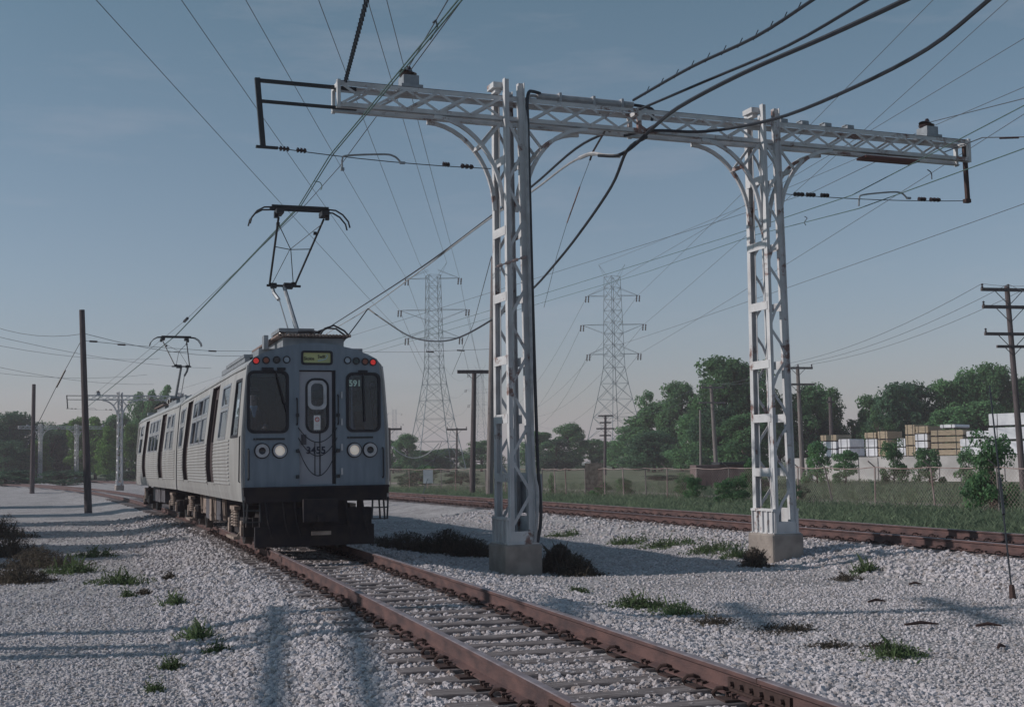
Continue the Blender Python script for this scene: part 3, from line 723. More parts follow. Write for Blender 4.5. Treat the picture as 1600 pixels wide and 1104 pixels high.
    # windshields
    for (loop, inner, nm) in ((rrect(-1.215, -0.485, 2.105, 3.205, 0.12), rrect(-1.165, -0.535, 2.155, 3.155, 0.09), 0), (rrect(0.535, 1.165, 2.115, 3.185, 0.12), rrect(0.583, 1.117, 2.163, 3.137, 0.09), 1)):
        w_ = MB().plate(loop, [inner], -0.02, 0.03).build('windshield', M['rubber'], root)
        MB().prism(inner, 0.008, 0.016).build('pane', M['windshield'], w_)
        x0 = loop[0][0]
        wp = MB()
        if nm == 0:
            wp.tube([(-0.80, -0.045, 3.24), (-0.72, -0.05, 3.18), (-0.58, -0.05, 2.62)], 0.010, 5); wp.bar((-0.70, -0.045, 3.12), (-0.52, -0.045, 2.45), 0.022, 0.02); wp.box((-0.86, -0.03, 3.235), (0.20, 0.05, 0.045)); wp.box((-0.62, -0.03, 3.235), (0.14, 0.05, 0.045))
        else:
            wp.tube([(0.84, -0.03, 3.17), (0.85, -0.045, 3.0), (0.87, -0.045, 2.3)], 0.012, 5); wp.box((0.84, -0.03, 3.20), (0.16, 0.05, 0.045))
        wp.build('wiper', M['rubber'], w_)
    # door and its window
    DW = rrect(-0.165, 0.215, 2.12, 3.06, 0.15)
    d_ = MB().plate([(-0.31, 1.18), (0.29, 1.18), (0.29, 3.20), (-0.31, 3.20)], [DW], 0.045, 0.085).build('end_door', M['doorpaint'], root)
    MB().plate(rrect(-0.185, 0.235, 2.10, 3.08, 0.16), [rrect(-0.15, 0.20, 2.135, 3.045, 0.135)], 0.028, 0.06).build('window_gasket', M['rubber'], d_)
    MB().plate(rrect(-0.145, 0.195, 2.52, 3.04, 0.11), [rrect(-0.085, 0.135, 2.58, 2.985, 0.08)], 0.036, 0.06).build('sash', M['chrome'], d_)
    MB().prism(rrect(-0.15, 0.20, 2.13, 3.05, 0.13), 0.066, 0.072).build('pane', M['windshield'], d_)
    MB().lohi((-0.32, 0.03, 1.16), (-0.298, 0.10, 3.21)).lohi((0.29, 0.035, 1.16), (0.345, 0.10, 3.21)).lohi((-0.3, 0.035, 3.195), (0.34, 0.1, 3.22)).build('door_post', M['rubber'], d_)
    MB().tube([(-0.345, -0.01, 2.25), (-0.345, -0.06, 2.28), (-0.345, -0.06, 2.68), (-0.345, -0.01, 2.72)], 0.014, 6).tube([(0.385, -0.01, 2.25), (0.385, -0.06, 2.28), (0.385, -0.06, 2.75), (0.385, -0.01, 2.78)], 0.014, 6).build('door_grab_handle', M['blacksteel'], root)
    for k in range(3):
        MB().box((-0.335, -0.02, (1.79, 2.42, 1.34)[k]), (0.05, 0.05, 0.06)).box((0.385, -0.02, (1.79, 2.42, 1.34)[k]), (0.06, 0.05, 0.06)).build('chain_bracket', M['blacksteel'], root)
    # safety chains across the door
    for (zt, drop) in ((2.20, 0.26), (2.02, 0.32), (1.83, 0.48)):
        pts = []
        for i in range(25):
            t = i / 24; x = -0.32 + 0.69 * t; pts.append((x, -0.01 - 0.02 * math.sin(math.pi * t), zt - drop * (1 - (2 * t - 1) ** 2)))
        MB().tube(pts, 0.0085, 5).build('safety_chain', M['blacksteel'], root)
    MB().tube([(-0.02, 0.034, 1.94), (-0.02, 0.034, 1.36)], 0.007, 4).tube([(0.07, 0.034, 2.10), (0.07, 0.034, 1.36)], 0.009, 4).build('door_rod', M['blacksteel'], d_)
    nt = MB().lohi((-0.035, 0.056, 2.16), (0.085, 0.062, 2.42)).build('notice_card', M['paper'], d_)
    nring = MB().plate(circ(0.025, 2.345, 0.042, 16), [circ(0.025, 2.345, 0.028, 16)], 0.0525, 0.0545); nring.bar((0.0, 0.0535, 2.37), (0.05, 0.0535, 2.32), 0.012, 0.002)
    nring.bar((0.0, 0.0535, 2.25), (0.05, 0.0535, 2.25), 0.01, 0.002)
    nring.build('notice_symbol', M['redink'], d_)
    MB().lohi((-0.26, 0.036, 1.90), (-0.17, 0.044, 2.08)).build('door_latch', M['undergrey'], d_)
    # destination sign
    sg = MB().plate(rrect(-0.265, 0.295, 3.315, 3.565, 0.045), [rrect(-0.23, 0.26, 3.35, 3.53, 0.025)], -0.022, 0.03).build('destination_sign', M['rubber'], root)
    MB().lohi((-0.235, 0.012, 3.345), (0.265, 0.02, 3.535)).build('sign_roll', M['signglass'], sg)
    def text(body, size, loc, m, parent, name, align='CENTER', sx=1.0, bold=0.0):
        cu = bpy.data.curves.new(name, 'FONT'); cu.body = body; cu.size = size; cu.align_x = align; cu.align_y = 'CENTER'; cu.extrude = 0.0015; cu.offset = bold; cu.resolution_u = 4
        cu.materials.append(m); o = bpy.data.objects.new(name, cu); scn.collection.objects.link(o); o.parent = parent; o.location = loc; o.rotation_euler = (math.pi / 2, 0, 0); o.scale = (sx, 1, 1)
        bpy.context.view_layer.update(); me_ = bpy.data.meshes.new_from_object(o.evaluated_get(bpy.context.evaluated_depsgraph_get())); bpy.data.objects.remove(o)
        o = link(name, me_, parent, loc); o.rotation_euler = (math.pi / 2, 0, 0); o.scale = (sx, 1, 1); return o
    text('Skokie', 0.082, (-0.125, 0.009, 3.425), M['signink'], sg, 'sign_lettering', sx=0.86, bold=0.002)
    text('Swift', 0.082, (0.10, 0.009, 3.46), M['signink'], sg, 'sign_lettering', sx=0.86, bold=0.002)
    MB().tube([(0.03, 0.009, 3.385), (0.11, 0.009, 3.40), (0.17, 0.009, 3.42), (0.205, 0.009, 3.46), (0.19, 0.009, 3.50)], 0.009, 5).build('sign_swoosh', M['signblue'], sg)
    text('3455', 0.175, (0.0, 0.036, 1.795), M['number'], d_, 'car_number', bold=0.004)
    text('591', 0.15, (0.70, 0.000, 2.985), M['mintink'], root, 'run_number', bold=0.004)
    # lamps
    for (x, z, kd) in lamps:
        b_ = MB().plate(circ(x, z, 0.066, 18), [circ(x, z, 0.048, 18)], -0.024, 0.0).build('marker_lamp', M['rubber'], root)
        MB().prism(circ(x, z, 0.049, 18), -0.014, 0.0).build('lens', M[{'red': 'lampred', 'amber': 'lampamber', 'off': 'lampoff', 'green': 'lampgreen', 'pale': 'lamppale'}[kd]], b_)
    for (x, z, kd) in heads:
        b_ = MB().plate(circ(x, z, 0.118, 28), [circ(x, z, 0.088 if kd == 'lit' else 0.062, 28)], -0.045, 0.0).build('headlight' if kd == 'lit' else 'tail_light', M['chrome'], root)
        b_['label'] = 'lit round headlight' if kd == 'lit' else 'dark tail lamp in a bright ring'
        MB().plate(circ(x, z, 0.138, 28), [circ(x, z, 0.117, 28)], -0.02, 0.0).build('lamp_gasket', M['rubber'], b_)
        lens = MB(); ll = circ(x, z, 0.09 if kd == 'lit' else 0.064, 28); lens.add([(p[0], -0.02, p[1]) for p in ll] + [(x, -0.05 if kd == 'lit' else -0.005, z)], [(i, (i + 1) % 28, 28) for i in range(28)])
        lens.build('lens', M['lampwhite'] if kd == 'lit' else M['lampoff'], b_, smooth=True)
    # ventilation slots under the windshields
    vt = MB()
    for (x0, x1, z) in ((-1.06, -0.56, 2.005), (0.60, 1.02, 2.02)):
        vt.lohi((x0, -0.018, z - 0.016), (x1, 0.0, z + 0.016)); vt.box((x0 - 0.03, -0.015, z), (0.03, 0.03, 0.03))
    vt.build('vent_slot', M['blacksteel'], root)
    for sd, x in ((-1, -1.19), (1, 1.20)):
        MB().tube([(x, 0.0, 1.30), (x, -0.06, 1.33), (x, -0.06, 1.80), (x, 0.0, 1.83)], 0.016, 6).build('front_grab_rail', M['blacksteel'], root)
    for z in (1.42, 1.85, 2.30, 2.78):
        MB().box((0.455, -0.012, z), (0.035, 0.025, 0.12)).build('hinge', M['chrome'], root)
    # anticlimber, coupler, pilot and steps
    MB().lohi((-1.28, -0.10, 1.02), (1.28, 0.10, 1.13)).lohi((-1.25, -0.08, 0.90), (1.25, 0.2, 1.02)).lohi((-1.29, -0.13, 1.13), (1.29, 0.0, 1.17)).build('anticlimber', M['underdark'], root)
    MB().lohi((-0.22, -0.35, 0.62), (0.22, 0.5, 0.90)).lohi((-0.30, -0.42, 0.56), (0.30, -0.30, 0.95)).box((0, -0.44, 0.62), (0.12, 0.1, 0.12)).cyl((0, -0.2, 0.5), (0, 0.7, 0.5), 0.09).build('coupler', M['underdark'], root)
    MB().lohi((-0.17, -0.455, 0.335), (0.17, -0.435, 0.40)).build('coupler_tag', M['undertan'], root)
    pl = MB().lohi((-1.08, -0.05, 0.13), (1.02, 0.06, 0.48)).lohi((-1.0, -0.02, 0.48), (-0.35, 0.06, 0.93)).lohi((-0.35, -0.02, 0.48), (0.45, 0.1, 0.8)).lohi((0.55, -0.03, 0.44), (0.98, 0.25, 0.78)).lohi((0.36, 0.0, 0.4), (0.55, 0.1, 0.95)).lohi((0.74, 0.0, 0.7), (0.84, 0.1, 0.95))
    for x in (-0.9, -0.6, -0.4, 0.5, 0.8): pl.tube([(x, -0.07, 0.9), (x + 0.03, -0.16, 0.55), (x + 0.10, -0.12, 0.3)], 0.022, 5)
    pl.build('pilot', M['underdark'], root)
    for sd in (-1, 1):
        st = MB()
        for y_ in (-0.02, 0.34): st.tube([(sd * 1.20, y_, 0.95), (sd * 1.22, y_, 0.60), (sd * 1.22, y_ + 0.0, 0.55)], 0.018, 5)
        for x_ in (1.0, 1.28): st.tube([(sd * x_, -0.04, 0.95), (sd * (x_ - 0.02), -0.05, 0.56)], 0.018, 5)
        for z_ in (0.57, 0.77): st.bar((sd * 0.98, -0.05, z_), (sd * 1.28, -0.05, z_), 0.03, 0.02)
        st.build('corner_step', M['blacksteel'], root)
    # underframe and equipment
    MB().lohi((-1.12, 0.15, 0.93), (1.12, CAR_L - 0.15, 1.15)).lohi((-0.25, 0.2, 0.66), (0.25, CAR_L - 0.2, 0.93)).build('underframe', M['underdark'], root)
    MB().lohi((-1.2, 0.06, 1.15), (1.2, CAR_L - 0.06, 1.20)).build('floor', M['interior'], root)
    for (y0, y1, x0, x1, z0, mm) in ((5.2, 6.0, -1.1, -0.45, 0.40, 'undergrey'), (6.15, 6.3, -1.1, -0.6, 0.38, 'undertan'), (6.9, 7.3, -1.12, -0.5, 0.34, 'undertan'), (7.45, 8.3, -1.1, -0.4, 0.36, 'undergrey'), (8.5, 9.2, -1.08, -0.4, 0.45, 'undertan'), (5.2, 7.8, 0.4, 1.1, 0.40, 'undergrey'), (8.1, 9.4, 0.45, 1.1, 0.42, 'undergrey')):
        MB().lohi((x0, y0, z0), (x1, y1, 0.93)).lohi((x0 - 0.01, y0 + 0.04, z0 + 0.1), (x0, y1 - 0.04, z0 + 0.14)).build('equipment_box', M[mm], root)
    ts = MB()
    for y_ in (4.6, 4.85, 6.6, 9.45, 9.7): ts.bar((-1.08, y_, 0.95), (-1.05, y_, 0.42), 0.05, 0.09); ts.bar((-1.08, y_ - 0.1, 0.5), (-1.05, y_ + 0.15, 0.5), 0.04, 0.06)
    ts.build('hanger_bracket', M['undertan'], root)
    # trucks
    for yc in (2.55, CAR_L - 2.55):
        tr = MB()
        for sd in (-1, 1):
            tr.lohi((sd * 0.94, yc - 1.25, 0.42), (sd * 1.06, yc + 1.25, 0.58)); tr.lohi((sd * 0.92, yc - 0.35, 0.28), (sd * 1.08, yc + 0.35, 0.72))
            for a in (-1, 1): tr.lohi((sd * 0.90, yc + a * 0.95 - 0.16, 0.24), (sd * 1.09, yc + a * 0.95 + 0.16, 0.56))
        tr.lohi((-1.0, yc - 0.22, 0.55), (1.0, yc + 0.22, 0.78)); tr.lohi((-0.95, yc - 1.32, 0.42), (0.95, yc - 1.22, 0.60)); tr.lohi((-0.95, yc + 1.22, 0.42), (0.95, yc + 1.32, 0.60))
        trk = tr.build('truck', M['underdark'], root)
        for a in (-1, 1):
            ax = MB().cyl((-0.9, yc + a * 0.95, 0.36), (0.9, yc + a * 0.95, 0.36), 0.07)
            for sd in (-1, 1): ax.cyl((sd * 0.70, yc + a * 0.95, 0.36), (sd * 0.83, yc + a * 0.95, 0.36), 0.36, n=28); ax.cyl((sd * 0.68, yc + a * 0.95, 0.36), (sd * 0.705, yc + a * 0.95, 0.36), 0.385, n=28)
            ax.build('wheelset', M['wheel'], trk)
            jb = MB()
            for sd in (-1, 1): jb.cyl((sd * 1.05, yc + a * 0.95, 0.36), (sd * 1.13, yc + a * 0.95, 0.36), 0.11, n=12); jb.box((sd * 1.10, yc + a * 0.95, 0.50), (0.05, 0.22, 0.06))
            jb.build('journal_box', M['undertan'], trk)
        sp = MB()
        for sd in (-1, 1):
            for a in (-0.2, 0.2): sp.disc_stack((sd * 1.10, yc + a, 0.40), (sd * 1.10, yc + a, 0.72), 0.075, 10, 6, 0.6)
            sp.box((sd * 1.11, yc, 0.75), (0.12, 0.7, 0.07))
        sp.build('coil_spring', M['undertan'], trk)
        MB().lohi((-0.45, yc - 0.9, 0.2), (0.45, yc + 0.9, 0.55)).build('motor', M['underdark'], trk)
        MB().bar((-1.15, yc - 0.6, 0.20), (-1.15, yc + 0.6, 0.20), 0.12, 0.05).bar((-1.12, yc - 0.5, 0.22), (-1.0, yc - 0.5, 0.4), 0.05).build('current_beam', M['undertan'], trk)
    # interior: bulkhead, cab partition, seats
    MB().lohi((-1.2, 2.0 - 0.15, 1.2), (-0.35, 1.89, 3.3)).lohi((-0.42, 0.3, 1.2), (-0.38, 1.85, 3.3)).build('cab_partition', M['interiordark'], root)
    MB().lohi((-1.15, 0.18, 1.20), (-0.5, 0.55, 1.98)).box((-0.95, 0.40, 2.03), (0.14, 0.14, 0.1)).build('control_desk', M['interiordark'], root)
    cl_ = MB().lohi((-1.14, 0.1, 3.22), (1.14, CAR_L - 0.1, 3.25)).build('ceiling', M['interior'], root)
    for k, y_ in enumerate((0.9, 2.6, 5.9, 6.9, 7.9, 8.9, 12.2)):
        for sd in (-1, 1):
            if sd < 0 and y_ < 2: continue
            MB().lohi((sd * 1.15, y_, 1.2), (sd * 0.45, y_ + 0.42, 1.62)).lohi((sd * 1.15, y_ + 0.42, 1.4), (sd * 0.45, y_ + 0.50, 2.15)).build('passenger_seat', M['seat'], root)
    MB().cyl((0.86, 1.1, 1.2), (0.86, 1.1, 3.22), 0.02, n=8).cyl((0.3, 4.3, 1.2), (0.3, 4.3, 3.22), 0.02, n=8).build('grab_pole', M['chrome'], root)
    # ---- roof gear: walkway, base, pantograph
    MB().lohi((-0.55, 0.25, 3.60), (0.55, 3.3, 3.82)).lohi((-0.85, 1.2, 3.55), (-0.55, 3.3, 3.70)).lohi((0.62, 0.5, 3.56), (0.95, 0.9, 3.66)).build('roof_duct', M['greysteel'], root)
    for k in range(7):
        x0 = -0.66 + k * 0.19
        pk = MB().lohi((x0, 0.14, 3.835), (x0 + 0.165, 3.6, 3.87)).build('walkway_plank', M['deck'], root)
    nb_ = MB()
    for k in range(22): nb_.box((-0.64 + k * 0.061, 0.125, 3.852), (0.03, 0.03, 0.05))
    nb_.build('walkway_edge', M['undertan'], root)
    rg = MB(); rg.lohi((-0.78, 1.0, 3.68), (-0.70, 1.25, 3.93)); rg.lohi((-1.0, 2.0, 3.52), (-0.9, 6.0, 3.62)); rg.lohi((-1.02, 2.0, 3.60), (-0.62, 5.0, 3.66)); rg.lohi((-0.5, 4.2, 3.66), (0.5, 6.8, 3.86)); rg.lohi((-0.5, 8.0, 3.66), (0.5, 9.6, 3.84))
    rg.build('roof_equipment', M['greysteel'], root)
    cb = MB().tube([(0.15, 0.5, 3.90), (0.25, 0.5, 4.02), (0.42, 0.5, 4.08), (0.6, 0.45, 3.98), (0.7, 0.4, 3.86)], 0.018, 5).tube([(0.05, 0.8, 3.92), (0.2, 0.8, 4.0), (0.36, 0.8, 4.06), (0.50, 0.7, 4.04), (0.66, 0.6, 3.9)], 0.018, 5).tube([(-0.15, 1.0, 4.0), (0.1, 0.9, 4.0), (0.25, 0.8, 3.97)], 0.03, 6)
    cb.build('roof_cable', M['cable'], root)
    pg = thing_child('pantograph', root)
    MB().lohi((-0.22, 2.0, 3.87), (0.22, 2.9, 4.10)).lohi((-0.36, 1.95, 4.10), (0.32, 3.0, 4.17)).build('pantograph_base', M['greysteel'], pg)
    for sx in (-0.3, 0.3):
        for sy in (2.05, 2.85): MB().disc_stack((sx, sy, 3.87), (sx, sy, 4.10), 0.06, 10, 3).build('base_insulator', M['insulator'], pg)
    KN = (0.02, 3.75, 5.22); HD = 1.95; HZ = 6.49
    MB().tube([(0.08, 2.45, 4.15), KN], [0.05, 0.04], 8).tube([(-0.12, 2.3, 4.15), (-0.13, 3.5, 4.95)], 0.014, 5).tube([(-0.13, 3.5, 4.92), (-0.2, 3.7, 5.08), (-0.22, 3.75, 5.2)], 0.04, 6).build('lower_arm', M['greysteel'], pg)
    ua = MB().bar((-0.34, 3.75, 5.24), (0.36, 3.75, 5.24), 0.045)
    ua.box((-0.2, 3.75, 5.24), (0.12, 0.12, 0.1)).box((0.1, 3.75, 5.24), (0.18, 0.14, 0.12)).box((0.22, 3.75, 5.27), (0.1, 0.1, 0.1))
    ua.tube([(-0.28, 3.75, 5.26), (-0.36, 2.0, 6.33)], 0.022, 6).tube([(0.24, 3.75, 5.26), (0.52, 2.0, 6.33)], 0.022, 6)
    ua.tube([(-0.31, 2.75, 5.88), (0.0, 2.9, 5.86), (0.42, 2.75, 5.86)], 0.009, 5).tube([(-0.36, 2.1, 6.25), (0.02, 2.9, 5.86), (0.2, 3.7, 5.26)], 0.009, 5).tube([(0.5, 2.1, 6.25), (0.0, 2.9, 5.86), (-0.24, 3.7, 5.26)], 0.007, 5)
    ua.box((0.42, 2.4, 6.12), (0.06, 0.06, 0.06)); ua.box((-0.35, 2.15, 6.22), (0.06, 0.08, 0.07))
    ua.build('upper_arm', M['blacksteel'], pg)
    hd = MB()
    for dy in (-0.14, 0.14):
        y_ = HD + dy
        hd.tube([(-0.93, y_, HZ - 0.34), (-0.90, y_, HZ - 0.22), (-0.80, y_, HZ - 0.09), (-0.66, y_, HZ - 0.01), (-0.5, y_, HZ), (0.55, y_, HZ), (0.72, y_, HZ - 0.01), (0.86, y_, HZ - 0.09), (0.97, y_, HZ - 0.22), (1.0, y_, HZ - 0.34)], 0.017, 6)
        hd.lohi((-0.52, y_ - 0.03, HZ + 0.0), (0.58, y_ + 0.03, HZ + 0.045))
    for x in (-0.36, 0.52): hd.box((x, HD, HZ - 0.07), (0.14, 0.4, 0.09)); hd.box((x - 0.06 if x < 0 else x + 0.06, HD, HZ - 0.13), (0.07, 0.1, 0.1))
    hd.build('collector_head', M['blacksteel'], pg)
    return root

def thing_child(name, parent):
    o = bpy.data.objects.new(name, None); scn.collection.objects.link(o); o.parent = parent; return o

car1 = build_car()
FR = V((-3.49, 22.72, 0)); H1 = R_(19.0)
car1.location = FR; car1.rotation_euler.z = H1
car1['label'] = 'front silver train car with blue grey cab end and raised pantograph'
car1['group'] = 'coupled train cars'
car2 = copy_tree(car1)
e1 = FR + V((-math.sin(H1), math.cos(H1), 0)) * (CAR_L + 0.45)
H2 = R_(20.6)
car2.location = e1 + V((-math.sin(H2), math.cos(H2), 0)) * CAR_L; car2.rotation_euler.z = H2 + math.pi
car2['label'] = 'second silver train car coupled behind the front one'
for o in list(car2.children):     # the second car's number cannot be read and its coupled end shows no sign
    nm = o.name.split('.')[0]
    if nm in ('run_number', 'safety_chain', 'wiper', 'corner_step', 'coupler_tag'): bpy.data.objects.remove(o, do_unlink=True)
for o in list(car2.children_recursive):
    if o.name.split('.')[0] in ('car_number', 'sign_lettering', 'sign_swoosh'): bpy.data.objects.remove(o, do_unlink=True)

# ------------------------------------------------------------------ train operator
def skinned(name, joints, edges, radii, m, parent, root=0, sub=2):
    me = bpy.data.meshes.new(name); me.from_pydata(joints, edges, []); me.update()
    o = link(name, me, parent); md = o.modifiers.new('skin', 'SKIN'); sk = me.skin_vertices[0].data
    for i, r in enumerate(radii): sk[i].radius = (r, r) if not isinstance(r, tuple) else r
    sk[root].use_root = True; md.use_smooth_shade = True
    s = o.modifiers.new('sub', 'SUBSURF'); s.levels = s.render_levels = sub; me.materials.append(m); return o
def person():
    c, s = math.cos(H1), math.sin(H1); lx, ly = -0.98, 0.98
    p = FR + V((lx * c - ly * s, lx * s + ly * c, 1.2))
    r = thing('person', 'train operator in dark uniform and white collar behind the left windshield', 'person', p, H1)
    # seated facing the windshield (-y), seat 0.75 above the cab floor
    J = [(0, 0.05, 0.80), (0, 0.06, 1.0), (0, 0.04, 1.22), (0, 0.02, 1.36), (0, 0.0, 1.46), (0, -0.02, 1.56), (0, -0.02, 1.64),
         (-0.18, 0.03, 1.30), (-0.23, -0.08, 1.06), (-0.16, -0.34, 1.02), (-0.14, -0.42, 1.02),
         (0.18, 0.03, 1.30), (0.23, -0.08, 1.06), (0.16, -0.34, 1.02), (0.14, -0.42, 1.02),
         (-0.10, 0.0, 0.78), (-0.12, -0.42, 0.76), (-0.12, -0.42, 0.34), (-0.12, -0.40, 0.06), (-0.12, -0.54, 0.03),
         (0.10, 0.0, 0.78), (0.12, -0.42, 0.76), (0.12, -0.42, 0.34), (0.12, -0.40, 0.06), (0.12, -0.54, 0.03)]
    E_ = [(0, 1), (1, 2), (2, 3), (3, 4), (4, 5), (5, 6), (3, 7), (7, 8), (8, 9), (9, 10), (3, 11), (11, 12), (12, 13), (13, 14), (0, 15), (15, 16), (16, 17), (17, 18), (18, 19), (0, 20), (20, 21), (21, 22), (22, 23), (23, 24)]
    rad = [0.13, 0.12, 0.13, 0.10, 0.052, 0.085, 0.088, 0.055, 0.042, 0.033, 0.03, 0.055, 0.042, 0.033, 0.03, 0.08, 0.06, 0.045, 0.035, 0.035, 0.08, 0.06, 0.045, 0.035, 0.035]
    skinned('body', J, E_, rad, M['skin'], r)
    JJ = [J[i] for i in (0, 1, 2, 3, 7, 8, 9, 11, 12, 13)]
    skinned('jacket', JJ, [(0, 1), (1, 2), (2, 3), (3, 4), (4, 5), (5, 6), (3, 7), (7, 8), (8, 9)], [0.155, 0.145, 0.155, 0.11, 0.075, 0.058, 0.046, 0.075, 0.058, 0.046], M['uniform'], r)
    JT = [J[i] for i in (0, 15, 16, 17, 18, 20, 21, 22, 23)]
    skinned('trousers', JT, [(0, 1), (1, 2), (2, 3), (3, 4), (0, 5), (5, 6), (6, 7), (7, 8)], [0.15, 0.10, 0.078, 0.06, 0.052, 0.10, 0.078, 0.06, 0.052], M['uniform'], r)
    MB().prism([(-0.06, 1.42), (0.06, 1.42), (0.015, 1.22), (-0.015, 1.22)], -0.155, -0.135).tube([(-0.05, -0.03, 1.40), (-0.045, -0.08, 1.415), (0, -0.1, 1.40), (0.045, -0.08, 1.415), (0.05, -0.03, 1.40)], 0.022, 6).build('shirt_collar', M['shirt'], r)
    cap = MB().cyl((0, 0, 1.665), (0, 0.0, 1.70), 0.108, 0.118, 16).cyl((0, 0, 1.70), (0, 0.01, 1.745), 0.124, 0.10, 16).prism([(-0.08, 1.655), (0.08, 1.655), (0.07, 1.668), (-0.07, 1.668)], -0.16, -0.07)
    cap.build('cap', M['uniform'], r)
    MB().cyl((0, 0.035, 1.55), (0, 0.03, 1.67), 0.088, 0.1, 12).build('hair', M['hair'], r)
    nf = MB().prism([(-0.014, 1.545), (0.014, 1.545), (0.006, 1.60), (-0.006, 1.60)], -0.128, -0.09)
    for sx in (-1, 1): nf.box((sx * 0.092, 0.0, 1.575), (0.012, 0.03, 0.05))
    nf.build('nose_and_ears', M['skin'], r)
    ey = MB()
    for sx in (-1, 1): ey.box((sx * 0.032, -0.103, 1.598), (0.024, 0.012, 0.010))
    ey.box((0, -0.102, 1.515), (0.045, 0.012, 0.008)); ey.build('eyes_and_mouth', M['hair'], r)
    for sx in (-1, 1):
        for k in range(4):
            x = sx * 0.14 + (k - 1.5) * 0.017
            MB().tube([(x, -0.43, 1.02), (x, -0.475 - 0.006 * (k in (1, 2)), 1.018), (x, -0.495, 0.995)], 0.0085, 5).build('finger', M['skin'], r)
        MB().tube([(sx * 0.105, -0.42, 1.01), (sx * 0.09, -0.45, 1.0)], 0.010, 5).build('thumb', M['skin'], r)
    st = MB().cyl((0, 0.08, 0.0), (0, 0.08, 0.55), 0.04, n=8).lohi((-0.2, -0.12, 0.55), (0.2, 0.28, 0.64)).lohi((-0.2, 0.26, 0.7), (0.2, 0.3, 1.1)).cyl((0, 0.08, 0), (0, 0.08, 0.03), 0.2, n=12)
    o = st.build('operator_stool', M['seat'], car1); o.location = (lx, ly, 1.2)
person()

